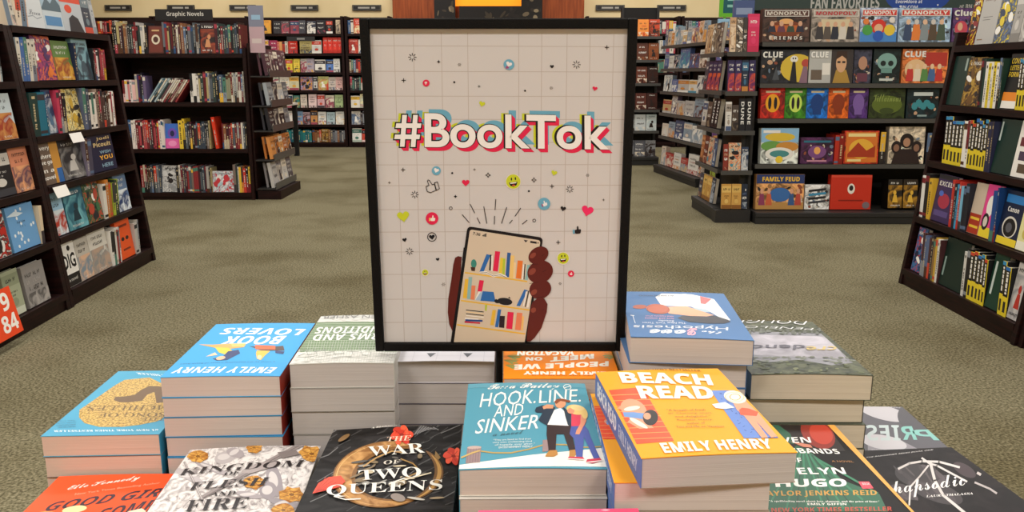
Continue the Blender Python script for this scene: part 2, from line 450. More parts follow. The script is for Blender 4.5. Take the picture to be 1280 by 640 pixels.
def dummies_spine(t, h, dp, pages, eps):
    mb = MB(); m = M('#17161a'); q = min(0.003, t * 0.12)
    mb.box(0, 0, 0, t, 0.004, h, M('#e9cf2f')); mb.box(0, 0.004, 0, q, dp, h, m); mb.box(t - q, 0.004, 0, t, dp, h, m)
    A = Art(mb, (0, 0, 0), (1, 0, 0), (0, 0, 1), (0, -1, 0), eps=eps)
    A.rect(0, h * 0.4, t, h * 0.93, '#17161a'); A.rect(0, h * 0.93, t, h, rnd.choice(['#2b6fb8', '#c8452f', '#3a8fc0'])); A.up()
    z = h * 0.45
    while z < h * 0.88:
        l = h * rnd.uniform(0.04, 0.1); A.rect(t * 0.3, z, t * 0.7, min(z + l, h * .9), '#f1ece0'); z += l + h * 0.02
    A.rect(t * 0.25, h * 0.08, t * 0.75, h * 0.3, '#2a2620')
    pm = None
    if pages:
        pm = MB(); pm.box(q, 0.004, 0.002, t - q, dp - 0.004, h - 0.003, PG)
    return mb, pm

def bookcase(case, W, H, zs, depth=0.32, wood=WOOD, shelfm=None, label='', group=None, end_h=None, post=0.035, lip=0.03, base=None, name='bookcase', back=True):
    """sloped front: the front recedes case.slope per metre of height"""
    shelfm = shelfm or WOODH
    root = empty(name, (case.x, case.y, 0), case.rz); tag(root, label, 'bookcase', group)
    sl = case.slope; eh = end_h or H
    for x in (0, W - post):
        m = MB(); m.prism([(0, 0), (depth, 0), (depth, eh), (sl * eh, eh)], x, x + post, wood)
        m.build('side_panel', parent=root, fixn=True, bevel=0.002)
    if back:
        m = MB(); m.box(post, depth - 0.015, 0, W - post, depth, H, wood); m.build('back_panel', parent=root)
    for z in zs:
        m = MB(); f = sl * z
        m.box(post, f + 0.002, z - 0.022, W - post, depth - 0.015, z, shelfm)
        m.box(post, f - 0.004, z - lip, W - post, f + 0.006, z + 0.002, wood)
        m.build('shelf', parent=root)
    m = MB(); m.box(post, 0.012, 0, W - post, 0.03, zs[0] - lip, wood); m.build('kick_board', parent=root)
    return root
# ------------------------------------------------------------------ sloping bookcases either side of the aisle
LZ = [0.081, 0.34, 0.588, 0.826, 1.083, 1.336]
LA = Case(-2.151, 3.957, R(92.2), 0.11, 'novel bookcase with price cards')
LB = Case(-2.108, 2.857, R(92.2), 0.11, 'bookcase with the orange sign')
bookcase(LA, 1.10, 1.336, LZ, label='dark sloping bookcase of novels with white price cards on its shelf edges')
bookcase(LB, 1.098, 1.336, LZ, label='dark sloping bookcase of novels with an orange sale sign at its lowest shelf')
for c_ in (LA, LB): c_.lo, c_.hi = .036, 1.062
Row.bn, Row.bc = 'novel', 'novel'
def rows(case, zs, end, names=None, **k):
    nm = names or ['lowest shelf', 'fifth shelf', 'fourth shelf', 'third shelf', 'second shelf', 'very top']
    o = [Row(case, z, n, end, **k) for z, n in zip(zs, nm)]
    for a, b in zip(o, o[1:]): a.cap = b.z - a.z - .036
    return o
A0, A1, A2, A3, A4, A5 = rows(LA, LZ, 'near end')
T = 'cover'
A5.face(17, 22, '#c9c2b4', side='#7a8898', hg=.19, d=.05); A5.spines(22, 36, ['#e6d4be', '#6d8193', '#e0b59a'], .2, th=(.03, .05), d=.05, lean=0)
def art_white(A, w, h):
    A.trect('WINTER', .1 * w, .86 * h, .9 * w, .94 * h, '#3a3d42'); A.trect('Seven', .2 * w, .3 * h, .85 * w, .42 * h, '#5a6068', st='sc')
    A.line([(.1 * w, .25 * h), (.4 * w, .28 * h), (.6 * w, .22 * h), (.9 * w, .27 * h)], .004, '#8a9098')
A5.face(36, 58, '#cfd3d4', hg=.215, art=art_white, d=.05)
def art_sea(A, w, h):
    A.rect(0, .45 * h, w, h, '#9fb6c4'); A.up(); A.poly([(0, .5 * h), (.3 * w, .75 * h), (.5 * w, .62 * h), (.75 * w, .8 * h), (w, .6 * h), (w, .45 * h), (0, .45 * h)], '#4f6570'); A.rect(.08 * w, .1 * h, .92 * w, .32 * h, '#4f86b4'); A.up(); A.trect('COAST', .15 * w, .86 * h, .85 * w, .94 * h, '#f0efe8')
A5.face(58, 82, '#c3cdd2', hg=.215, art=art_sea, d=.05)
def art_red(A, w, h):
    A.rect(0, .7 * h, w, h, '#d9482a'); A.ell(.35 * w, .55 * h, .17 * w, .1 * h, '#d9482a'); A.up(); A.poly([(.25 * w, 0), (.3 * w, .32 * h), (.5 * w, .42 * h), (.75 * w, .34 * h), (.95 * w, 0)], '#22232a'); A.trect('OTHER', .2 * w, .86 * h, .9 * w, .95 * h, '#f1d9a0')
A5.face(82, 108, '#b9bec2', hg=.22, art=art_red, d=.05)
A5.face(108, 118, '#2c3646', '#6d7d84', '#c8452f', 'band', hg=.215, d=.05)
A5.face(119, 137, '#b5b8ba', '#9da2a6', '#8a9096', 'band', hg=.25, d=.05)
# second shelf
A4.spines(23, 49, ['#7a1f28', '#d8cfc0', '#8a6f66', '#7b7f8c', '#456aa5', '#8f9aa0'], 0.212, th=(.03, .036))
A4.face(49, 73, '#4a2a5c', '#e0762f', '#a03a68', 'collage', hg=0.230)
A4.face(73, 95, '#5f7f3e', '#d7a23c', '#9a4a22', 'scene', hg=0.198)
A4.spines(95, 99, ['#202a44', '#c2cdd0'], 0.212, th=(.015, .02))
A4.face(99, 118, '#7fa6b0', '#24303c', '#3c525e', 'figure', hg=0.219)
A4.spines(118, 134, ['#a63a44', '#e3d7d2', '#b76a78', '#1c1a1c', '#c79a2c', '#8f6a20'], 0.185, th=(.018, .024))
A3.spines(42, 52, ['#1c3a36', '#7d5a38'], 0.228, th=(.06, .07)); A3.spines(52, 63, ['#1e6f86', '#175a70'], 0.228, th=(.05, .07))
A3.face(63, 74, '#2a3f60', '#d8dde0', '#50708c', 'figure', hg=0.214)
A3.spines(74, 86, ['#c23c58', '#7a1f38', '#151216', '#1d1a1e'], 0.217, th=(.022, .03))
A3.face(86, 106, '#c9a238', '#5c4a1c', '#eadca0', 'collage', hg=0.214)
A3.spines(106, 115, ['#59627a', '#3f4656'], 0.228, th=(.03, .04)); A3.spines(115, 146, ['#e0699a', '#d85c8c', '#efe9e2', '#e6dcd0', '#8a5c4c', '#4a3430', '#a08a7c'], 0.212, th=(.018, .028))
def art_grid(A, w, h):
    A.rect(.62 * w, 0, w, h, '#c98f3c'); A.rect(.75 * w, 0, w, .35 * h, '#2f66a6'); A.up()
    for k in range(5): A.trect(['every', 'where', 'we go', 'in a', 'novel'][k], .08 * w, (.8 - .17 * k) * h, .62 * w, (.9 - .17 * k) * h, '#f4efe6', st='b')
A2.face(49, 82, '#6c5a4c', hg=0.230, art=art_grid)
A2.face(82, 109, '#2b2a2e', '#8d8a88', '#c9c4be', 'figure', hg=0.219)
A2.spines(109, 118, ['#7d7486', '#4a4558'], 0.223, th=(.03, .045))
def art_navy(A, w, h):
    A.trect('Jodi', .35 * w, .82 * h, .9 * w, .92 * h, '#e6c98c', st='b'); A.trect('Picoult', .2 * w, .66 * h, .92 * w, .78 * h, '#e6c98c', st='b'); A.trect('WISH', .4 * w, .47 * h, .85 * w, .55 * h, '#9fc6d8'); A.trect('YOU', .35 * w, .3 * h, .9 * w, .42 * h, '#f0b03c', st='b'); A.trect('HERE', .4 * w, .1 * h, .85 * w, .2 * h, '#9fc6d8')
A2.face(118, 151, '#161c3a', hg=0.219, art=art_navy, wmax=.3)
A1.face(63, 87, '#9cc4dc', '#d8e3e6', '#b53c2a', 'scene', hg=0.219); A1.face(88, 112, '#1f5668', '#6fb0b8', '#14323e', 'figure', hg=0.214)
A1.face(112, 131, '#23262a', '#b0432f', '#3c6a44', 'collage', hg=0.214); A1.spines(131, 142, ['#dcd6ca', '#c2762c', '#a8642a'], 0.212, th=(.03, .04))
A1.spines(143, 150, ['#a8b83c', '#2a3a2a'], 0.201, th=(.03, .04), lean=0.05); A1.face(150, 165, '#5f7a9c', '#dfe6ea', '#2a3f6a', 'scene', hg=0.214)
def art_dig(A, w, h):
    A.rect(0, 0, w, .28 * h, '#1a1718'); A.ell(.62 * w, .86 * h, .1 * w, .06 * h, '#141214'); A.trect('DIG', .1 * w, .4 * h, .92 * w, .74 * h, '#141214', off=.03); A.up(); A.trect('a novel', .25 * w, .12 * h, .8 * w, .2 * h, '#d9d4ca')
A0.face(80, 103, '#e8e4dc', hg=0.219, art=art_dig); A0.face(103, 119, '#bdb6aa', '#d9b090', '#7d8a94', 'scene', hg=0.214)
A0.face(119, 141, '#d3cdc1', '#b59a86', '#8c8a86', 'scene', hg=0.219)
A0.spines(142, 153, ['#e3ded5', '#17151a', '#d6d0c6', '#8a2a2c'], 0.201, th=(.02, .028))
def art_or(A, w, h):
    A.ell(.35 * w, .5 * h, .11 * w, .05 * h, '#2a1a14'); A.ell(.65 * w, .5 * h, .11 * w, .05 * h, '#2a1a14'); A.rect(.2 * w, .8 * h, .8 * w, .86 * h, '#7a2a10'); A.rect(.25 * w, .2 * h, .75 * w, .25 * h, '#7a2a10')
A0.face(153, 170, '#e2541c', hg=0.230, art=art_or); A0.spines(170, 176, ['#b8b4ac'], 0.201, th=(.03, .05))
# bay with the orange sign
B0, B1, B2, B3, B4, B5 = rows(LB, LZ, 'far end')
def art_ob(A, w, h):
    A.rect(0, 0, w, .5 * h, '#e0661c'); A.up(); A.ell(.6 * w, .3 * h, .2 * w, .12 * h, '#201a1c'); A.rect(.1 * w, .65 * h, .9 * w, .85 * h, '#e8e2d4')
B5.face(-4, 14, '#3d74b8', hg=.2, art=art_ob, d=.05); B5.face(-24, -5, '#c8b89c', '#7a4a2c', '#3a3a3c', 'scene', hg=.2, d=.05)
B4.face(-26, -4, '#9fb2ae', '#c9925a', '#6a3a24', 'scene', hg=.2); B4.spines(-4, 4, ['#d9cfc4', '#a6b0b0'], .19)
B3.face(-3, 24, '#c6d2d6', '#c98a4a', '#9c3a22', 'scene', hg=.205); B3.spines(-30, -4, 'mix', .2)
B2.face(-9, 22, '#17161a', '#cfc9c0', '#3a3a40', 'band', hg=.205); B2.face(22, 47, '#d98a68', '#e8a474', '#6a4a54', 'scene', hg=.205); B2.face(-40, -10, '#7a828c', '#20242c', '#c8452f', 'title', hg=.2)
B1.face(-14, 16, '#dedad2', '#b8281e', '#1a1618', 'collage', hg=.2); B1.face(19, 52, '#6ba0d0', '#e8eef2', '#d9e6ee', 'spots', hg=.2); B1.spines(52, 57, ['#e0c9a8'], .2, th=(.03, .05))
B0.face(14, 34, '#a3a98c', '#8d9478', '#c9cdb8', 'band', hg=.2); B0.face(38, 64, '#8f8a86', '#a8a29c', '#5c5856', 'title', hg=.19); B0.face(-36, -10, '#d0cabf', '#50301f', '#7a1f28', 'figure', hg=.2)
# price cards hang on the shelf edges
def card(case, px, z, w, h, col, label, art=None, name='price_card', cat='price card', drop=0.0, tiltx=0.25, group=None, out=0.0):
    s = case.s_at(px, z)
    mb = MB(); mb.box(0, -.0012, 0, w, 0, h, M(col, .5))
    mb.box(w * .3, 0, h - .004, w * .7, .012, h, M(col, .5))
    if art: art(Art(mb, (0, -.0012, 0), (1, 0, 0), (0, 0, 1), (0, -1, 0), eps=2e-4), w, h)
    o = mb.build(name, mat=case.M @ Matrix.Translation((s, case.slope * z - .032 - out, z - h + drop)) @ Matrix.Rotation(tiltx, 4, 'X'))
    return tag(o, label, cat, group)
card(LA, 82, .826, .13, .05, '#efebe4', 'white price card clipped to the shelf edge above the dark blue gold-lettered cover', group=None, tiltx=-.35)
card(LA, 62, .588, .13, .055, '#f2eee6', 'white price card clipped above the sky-blue cover on the lower shelves', tiltx=-.35)
def art_sale(A, w, h):
    A.trect('9', .66 * w, .54 * h, .88 * w, .92 * h, '#f6f1e8', st='b', off=.01); A.trect('84', .52 * w, .1 * h, .94 * w, .46 * h, '#f6f1e8', st='b', off=.01)
card(LB, -44, .20, .27, .20, '#e8481c', 'orange sale sign with big white figures at the lowest shelf', art=art_sale, name='sale_sign', cat='sign', drop=.05, tiltx=-.2, out=.035)

# ------------------------------------------------------------------ manuals bookcase on the other side
RZ = [0.086, 0.374, 0.671, 0.960, 1.257]
RC = Case(2.116, 4.470, R(-90.3), 0.125, 'manuals bookcase')
RC.lo, RC.hi = .031, 1.066
Row.bn, Row.bc = 'manual', 'manual'
RD = Case(2.122, 3.372, R(-90.3), 0.125, 'second manuals bookcase'); RD.lo = .031
bookcase(RC, 1.097, 1.257, RZ, label='dark sloping bookcase of yellow and black computer manuals across the aisle', end_h=1.327, post=.03)
bookcase(RD, 1.097, 1.257, RZ, label='dark sloping bookcase nearer the table, mostly out of frame, beside the manuals bookcase', end_h=1.327, post=.03)
nm5 = ['lowest shelf', 'fourth shelf', 'third shelf', 'second shelf', 'very top']
C0, C1, C2, C3, C4 = rows(RC, RZ, 'far end', nm5)
def art_dummy(main, sub, logo='#f1ece0', photo='#8a7a6a'):
    def f(A, w, h):
        A.rect(0, .0, w, .22 * h, '#ebd035'); A.rect(0, .9 * h, w, h, '#3a8fc0'); A.up()
        A.trect(main, .1 * w, .68 * h, .9 * w, .82 * h, logo, st='b'); A.trect(sub, .1 * w, .5 * h, .7 * w, .6 * h, '#ebd035', st='b'); A.ell(.55 * w, .3 * h, .28 * w, .14 * h, photo); A.up(); A.ell(.55 * w, .3 * h, .16 * w, .08 * h, '#2a2624')
    return f
C4.face(1203, 1217, '#1c1a1c', '#e8cf2e', '#8a2a2c', 'collage', hg=.235, d=.05)
def art_gr(A, w, h):
    A.trect('Finley', .1 * w, .78 * h, .7 * w, .86 * h, '#6a4a30', st='sc'); A.rect(.2 * w, .5 * h, .7 * w, .51 * h, '#6a6a68'); A.rect(.2 * w, .45 * h, .6 * w, .46 * h, '#6a6a68'); A.rect(.1 * w, .08 * h, .4 * w, .1 * h, '#8a6a50')
C4.face(1217, 1240, '#b6b3ae', hg=.26, art=art_gr, d=.05)
C4.face(1240, 1260, '#6c7c98', '#e2c93c', '#38435a', 'collage', hg=.26, d=.05); C4.face(1260, 1272, '#a5a19b', '#c9c4bd', '#86827c', 'band', hg=.26, d=.05)
C4.face(1272, 1300, '#26221f', '#e8e2d8', '#a8382c', 'figure', hg=.25, d=.05)
C3.face(1168, 1200, '#16332c', '#1b3c33', '#122a24', 'band', hg=.245, th=.02, art=lambda A, w, h: A.rect(.78 * w, .7 * h, .9 * w, .95 * h, '#9fb0a8'))
C3.face(1200, 1221, '#b8923c', '#2a2426', '#6a4a24', 'collage', hg=.235)
C3.spines(1221, 1248, ['#e9e4da', '#e6cc30', '#1d1a1c', '#efeae2', '#c8452f', '#1c3a30'], .235, th=(.018, .026))
C3.face(1248, 1268, '#131214', hg=.245, art=lambda A, w, h: (A.rect(0, 0, w, .14 * h, '#f0ece2'), A.rect(0, .14 * h, w, .3 * h, '#e88a28'), A.trect('COVER', .1 * w, .82 * h, .9 * w, .92 * h, '#e3c12e', st='b'), A.trect('LETTERS', .1 * w, .7 * h, .9 * w, .79 * h, '#e3c12e', st='b'), A.trect('FORMS', .1 * w, .58 * h, .9 * w, .67 * h, '#e3c12e', st='b')))
C3.spines(1268, 1279, 'dummies', .24, th=(.02, .026)); C3.face(1279, 1312, '#e8e3d8', '#2c2a2a', '#e8cf2e', 'figure', hg=.235)
C2.spines(1177, 1200, 'dummies', .24, th=(.028, .036)); C2.spines(1200, 1207, ['#f0ece4'], .24, th=(.03, .04)); C2.spines(1207, 1229, 'dummies', .24, th=(.022, .03)); C2.spines(1229, 1236, ['#2a2c48'], .235, th=(.03, .04))
C2.face(1236, 1262, '#143029', '#1b3c33', '#122a24', 'band', hg=.245, th=.02, art=lambda A, w, h: A.rect(.05 * w, .6 * h, .13 * w, .95 * h, '#c9d4ce'))
def art_pics(A, w, h):
    for i, (a, b, c) in enumerate(((.1, .55, '#6a2a30'), (.5, .6, '#3a4a6a'), (.15, .3, '#4a3a50'), (.55, .32, '#8a3a28'), (.2, .08, '#5a4a3a'))): A.rect(a * w, b * h, (a + .33) * w, (b + .16) * h, c)
    A.trect('ART', .2 * w, .8 * h, .8 * w, .93 * h, '#3a1a2c', st='b')
C2.face(1262, 1296, '#ebe6de', hg=.245, art=art_pics)
C1.spines(1147, 1161, ['#e9e6de', '#1a191c', '#d9ae34'], .24, th=(.03, .04)); 
C1.face(1161, 1185, '#3a2a55', hg=.24, art=lambda A, w, h: (A.rect(0, .9 * h, w, h, '#2a2a30'), A.trect('EXCEL', .1 * w, .76 * h, .8 * w, .86 * h, '#e6e2da', st='b'), A.ell(.5 * w, .45 * h, .3 * w, .16 * h, '#a8344a'), A.rect(.1 * w, .12 * h, .85 * w, .24 * h, '#5a4a80'), A.ell(.3 * w, .6 * h, .12 * w, .06 * h, '#4a6ac0')))
C1.spines(1185, 1206, ['#1d1f2c', '#3a9cc8', '#e6cc30', '#7ab8d8', '#d86a28', '#c0342a'], .24, th=(.018, .026))
C1.face(1206, 1221, '#cdb9a4', hg=.24, art=lambda A, w, h: (A.rect(0, 0, w, .4 * h, '#a8341e'), A.up(), A.rect(.1 * w, .28 * h, .9 * w, .33 * h, '#e8c23c'), A.rect(.1 * w, .12 * h, .9 * w, .17 * h, '#e8c23c')))
C1.face(1221, 1235, '#e2448c', hg=.245, art=lambda A, w, h: (A.rect(0, 0, w, .2 * h, '#ebd035'), A.ell(.55 * w, .6 * h, .3 * w, .2 * h, '#f1ece4'), A.ell(.4 * w, .3 * h, .3 * w, .16 * h, '#1d1a1e'), A.up(), A.ell(.4 * w, .3 * h, .18 * w, .1 * h, '#d8cfc0')))
C1.spines(1235, 1242, ['#1c4a8c', '#153a70'], .25, th=(.03, .036))
C1.face(1242, 1268, '#14203c', hg=.24, art=lambda A, w, h: (A.rect(.08 * w, .78 * h, .95 * w, .93 * h, '#2f7cc0'), A.rect(0, 0, w, .14 * h, '#ebd035'), A.up(), A.trect('Canon', .25 * w, .62 * h, .8 * w, .71 * h, '#f1ece4', st='b'), A.ell(.52 * w, .34 * h, .36 * w, .2 * h, '#d9d4c8'), A.up(), A.ell(.52 * w, .33 * h, .3 * w, .17 * h, '#1a181a'), A.up(), A.ell(.5 * w, .33 * h, .15 * w, .09 * h, '#5a5a60')))
C1.face(1268, 1284, '#e6dfa0', '#c9b85c', '#f0ecd8', 'band', hg=.245); C1.spines(1284, 1300, ['#1c1a1c', '#b8442c', '#e6cc30'], .24); C1.face(1300, 1330, '#ebd035', '#3a2a55', '#1c1a1c', 'figure', hg=.24)
C0.face(1138, 1149, '#1c2240', '#b0343c', '#3a6a9c', 'collage', hg=.235); C0.spines(1149, 1171, ['#221f2c', '#5a6a8c', '#e0ddd5', '#8a6a3c', '#2a2430', '#c8a23c', '#4a2a2c'], .235, th=(.02, .028))
C0.face(1171, 1200, '#10261f', '#16332b', '#0d1f1a', 'band', hg=.24, th=.02, art=lambda A, w, h: A.rect(.06 * w, .2 * h, .13 * w, .6 * h, '#8aa098'))
C0.spines(1200, 1207, ['#d8d4cc', '#1c1a1c'], .24, th=(.02, .03)); C0.spines(1207, 1228, 'dummies', .24, th=(.026, .034))
C0.face(1228, 1246, '#163a2c', '#1b4434', '#102a20', 'band', hg=.25, th=.03, art=lambda A, w, h: A.rect(.15 * w, .25 * h, .3 * w, .85 * h, '#c9d4ce')); C0.spines(1246, 1256, 'dummies', .24, th=(.02, .03))
C0.face(1256, 1276, '#cfc9c4', '#8a8a90', '#b8342a', 'figure', hg=.245)
C0.face(1276, 1300, '#9c1f1c', '#d8a03c', '#e8e2d8', 'title', hg=.25)
D0 = Row(RD, RZ[0], 'lowest shelf', 'far end'); D0.face(1276, 1330, '#a3241c', '#d8a03c', '#e8e2d8', 'title', hg=.26)
D1 = Row(RD, RZ[1], 'fourth shelf', 'far end'); D1.spines(1345, 1440, 'mix', .24)

# ------------------------------------------------------------------ graphic novel bookcase
Row.bn, Row.bc = 'graphic_novel', 'graphic novel'
GZ = [0.066, 0.46, 0.87, 1.29]
GC = Case(-3.52, 7.55, 0, 0.0, 'graphic novel bookcase'); GC.lo, GC.hi = .031, 1.159
bookcase(GC, 1.19, 1.60, GZ, depth=.36, label='dark upright bookcase of graphic novels under a black section sign', end_h=1.34, post=.03, lip=.035)
G0, G1, G2, G3 = [Row(GC, z, n, 'sloping bookcase end', eps=3e-4) for z, n in zip(GZ, ['lowest shelf', 'third shelf', 'second shelf', 'top'])]
th = (.012, .026); K = dict(hg=.27, dp=.18, th=th, d=.02, hv=.16)
G3.spines(141, 186, 'comic', **K)
G3.face(186, 205, '#5a2418', hg=.235, wmax=.2, art=lambda A, w, h: (A.rect(.08 * w, .05 * h, .92 * w, .95 * h, '#6e2c1e'), A.up(), A.ell(.5 * w, .5 * h, .28 * w, .18 * h, '#d8c9b0'), A.up(), A.ell(.5 * w, .5 * h, .17 * w, .11 * h, '#4a2018'), A.rect(.25 * w, .8 * h, .75 * w, .86 * h, '#c9a070')))
G3.spines(205, 251, 'comic', **K)
G3.face(251, 270, '#2a1c1c', '#a8482c', '#c98a5c', 'figure', hg=.26); G3.spines(270, 308, 'comic', **K)
K = dict(hg=.27, dp=.18, th=th, d=.02, hv=.18)
G2.spines(155, 171, 'pinkwhite', hg=.2, dp=.15, th=(.02, .026), d=.02); G2.spines(171, 184, ['#2a2a50', '#c8b8a0', '#1c1a28', '#3a2a5a', '#6a5a7a'], .26, th=th)
x = 184
for i in range(13):
    c = ['#8fa6b0', '#3a5c6a', '#1c2c38', '#a8b8bc', '#2a3a3c', '#6a4a4c', '#c8c0b8', '#8a3038', '#3a2a2c', '#7a2a30', '#b8a090', '#4a1c22', '#93343a'][i]
    sx = GC.s_at(x, .87, .02)
    me = spine_mesh(.013, .25 if i < 7 else .235, .18, c, '#d8cfc0', rnd, True, 3e-4)
    place(GC, me, sx, .87, .02, side=0.62, label=G2.lab(c, 'leaning spine'), group='slanting comics on the second shelf', name='graphic_novel', cat='graphic novel'); G2.last = {}; x += 2.9
G2.spines(239, 250, ['#d8d2ca', '#e0dad0'], .26, th=(.02, .03)); G2.spines(250, 275, 'comic', .27, th=th); G2.spines(275, 284, ['#4a5a70', '#8a94a0'], .24, th=(.03, .04)); G2.spines(284, 309, ['#b8b4a8', '#8a8a70', '#6a1f28', '#c8c4bc', '#2a2a2c', '#98a070'], .27, th=th)
G1.spines(163, 207, ['#b83038', '#8a1f28', '#d8c8c0', '#3a1c22', '#a8434a', '#24222a', '#6a2028', '#e0d4cc'], .26, th=th, dp=.18)
def art_bp(A, w, h):
    A.rect(0, 0, w, .4 * h, '#d85a9c'); A.up(); A.ell(.5 * w, .62 * h, .32 * w, .2 * h, '#6a4ab0'); A.ell(.5 * w, .2 * h, .3 * w, .12 * h, '#e88ab8'); A.up(); A.ell(.5 * w, .6 * h, .15 * w, .12 * h, '#20204a')
G1.face(207, 225, '#3a6ac0', hg=.22, art=art_bp); G1.spines(225, 233, ['#e3c23c', '#d8b434'], .27, th=(.03, .04))
G1.spines(233, 264, 'comic', .25, th=th); 
sx = GC.s_at(270, .46, .02)
place(GC, spine_mesh(.028, .28, .18, '#d8381e', '#e86a4a', rnd, True, 3e-4), sx, .461, .02, side=-0.1, label='thick bright red spine tipping out of line on the graphic novel third shelf', group=None, name='graphic_novel', cat='graphic novel'); G1.last = {}
G1.spines(279, 310, 'comic', .24, th=th)
G0.spines(178, 203, 'comic', .26, th=th, dp=.18); G0.face(203, 222, '#8f8f90', '#4a4a4e', '#d0cecb', 'collage', hg=.24); G0.spines(222, 266, 'comic', .25, th=th)
G0.face(266, 293, '#e0d8d4', '#c0343c', '#a8c0c8', 'collage', hg=.19); G0.spines(293, 300, 'comic', .26, th=th); G0.spines(300, 316, ['#e0b83c', '#d8843c', '#c83a30', '#7a1f28'], .24, th=th)
def hang_sign(name, x, y, z, w, h, col, label, art=None, rz=0, th=.02, cat='sign', feet=None, group=None):
    mb = MB(); mb.box(0, 0, 0, w, th, h, M(col, .45))
    if art: art(Art(mb, (0, 0, 0), (1, 0, 0), (0, 0, 1), (0, -1, 0), eps=4e-4), w, h)
    if feet: mb.box(w * .15, .004, -feet, w * .15 + .02, .016, 0, M(col, .45)); mb.box(w * .85 - .02, .004, -feet, w * .85, .016, 0, M(col, .45))
    o = mb.build(name, mat=Matrix.Translation((x, y, z)) @ Matrix.Rotation(rz, 4, 'Z')); return tag(o, label, cat, group)
hang_sign('section_sign', -3.12, 7.62, 1.575, .50, .095, '#1d1c1d', 'black section sign reading Graphic Novels above its bookcase', lambda A, w, h: A.trect('Graphic Novels', .2 * w, .28 * h, .85 * w, .78 * h, '#c9c5bd', st='b'), th=.015)

# ------------------------------------------------------------------ leaflet rack on the end of that bookcase
Row.bn, Row.bc = 'book', 'book'
WC = Case(-2.24, 7.58, R(90), 0.0, 'end rack'); WZ = [.10, .36, .62, .84, 1.10]
root = empty('display_rack', (-2.24, 7.58, 0), R(90)); tag(root, 'dark metal end rack with tilted clear pockets beside the graphic novels', 'display rack')
m = MB(); m.box(0, .07, 0, .72, .085, 1.38, WOOD); m.build('back_panel', parent=root)
for z in WZ:
    m = MB(); m.box(0, -.10, z - .012, .72, .07, z, GREYM); m.box(0, -.105, z - .012, .72, -.10, z + .05, M('#4a4847', .3)); m.build('pocket', parent=root)
m = MB(); m.box(0, -.14, 0, .72, .085, .08, WOOD); m.build('base_plinth', parent=root)
WR = [Row(WC, z, n, 'near end', eps=3e-4) for z, n in zip(WZ, ['lowest pocket', 'fourth pocket', 'third pocket', 'second pocket', 'top pocket'])]
for rr, cs, hh in ((WR[4], ['#4a2c38', '#5c3844', '#3c2430', '#553440', '#6a4450'], .23), (WR[3], ['#9aa0a4', '#3c3c44', '#c8c8c6', '#70757c'], .2), (WR[2], ['#26242a', '#3a3a42', '#1c1a20', '#85888c'], .2), (WR[1], ['#d08a4a', '#c87a38', '#d89a5c', '#b86a30', '#d08a4a'], .2), (WR[0], ['#b8b4b0', '#8a8688', '#d4d0ca', '#6c686c'], .23)):
    n = len(cs)
    for i in range(n):
        rr.face(.02 + i * .68 / n, .02 + (i + 1) * .68 / n, cs[i], '#e8dcc8', '#2a2226', ['title', 'figure', 'band'][i % 3], hg=hh, th=.03, lean=-.15, d=-.085, px=False, kind='leaflet' if rr is WR[0] else 'cover')
    for i in range(2):
        rr.face(.06 + i * .3, .28 + i * .3, cs[(i + 1) % n], '#e8dcc8', '#2a2226', 'band', hg=hh, th=.02, lean=-.12, d=-.02, px=False, kind='rear cover')
hang_sign('tall_poster', -2.30, 7.60, 1.30, .13, .40, '#7d7f90', 'tall narrow faded pink and blue poster above the end rack', lambda A, w, h: (A.rect(0, 0, w, .55 * h, '#b89aa0'), A.up(), A.rect(.2 * w, .7 * h, .8 * w, .8 * h, '#8fb0c8'), A.rect(.15 * w, .2 * h, .8 * w, .3 * h, '#c8b8b4')), th=.012)

# ------------------------------------------------------------------ low table behind
t = empty('display_table', (-3.30, 11.3, 0)); tag(t, 'white-topped table with black legs in the aisle before the back wall shelves', 'table')
m = MB(); m.box(-.34, -.2, .70, .34, .5, .73, M('#d8d2c8', .4)); m.build('table_top', parent=t, bevel=.004)
for sx_, sy_ in ((-.33, -.19), (.27, -.19), (-.33, .43), (.27, .43)):
    m = MB(); m.box(sx_, sy_, 0, sx_ + .06, sy_ + .06, .70, DARKM); m.build('leg', parent=t)
for i in range(6):
    c = ['#d0684c', '#e8e0d4', '#c2c8cc', '#8a5c6a', '#e8c8b8', '#4a6a7a'][i]
    m = MB(); m.box(0, 0, 0, .09, .14, .14, M(c)); m.box(.003, -.001, .02, .087, 0, .10, M('#efe8dc'))
    tag(m.build('gift_box', mat=Matrix.Translation((-3.60 + i * .105, 11.16 + .05 * (i % 2), .7305))), f'small {cname(c)} gift box, {ordinal(i)} along the white-topped table', 'box', 'boxes on the white-topped table')

# ------------------------------------------------------------------ shelving along the back wall
FZ = [.077, .347, .603, .868, 1.137, 1.417, 1.709]
rn7 = ['lowest shelf', 'sixth shelf', 'fifth shelf', 'fourth shelf', 'third shelf', 'second shelf', 'top shelf']
def wallcase(x, label, nick, W=1.42):
    c = Case(x, 13.12, 0, 0, nick)
    bookcase(c, W, 1.966, FZ, depth=.34, label=label, post=.04, lip=.035)
    
    return c
F1 = wallcase(-3.97, 'dark back wall bookcase with bright red boxed sets and teal spines', 'red box bookcase')
F2 = wallcase(-2.53, 'narrow dark back wall bookcase half hidden behind the poster stand', 'half-hidden bookcase', W=.69)
F1.lo, F1.hi = .041, 1.379
rr = [Row(F1, z, n, 'graphic novel end', pages=False, eps=5e-4) for z, n in zip(FZ, rn7)]
def fr(row, seq, hg=.2):
    for a, b, c, st in seq: row.face(a, b, c, rnd.choice(['#c8452f', '#2f4a6a', '#d8a23c', '#3b3338']), rnd.choice(['#efe8dc', '#3b3338', '#a04a5a']), st, hg=hg * rnd.uniform(.92, 1.05), th=.03, lean=-.08)
pal = SP['pale']; sty = ['title', 'figure', 'band', 'scene', 'collage']
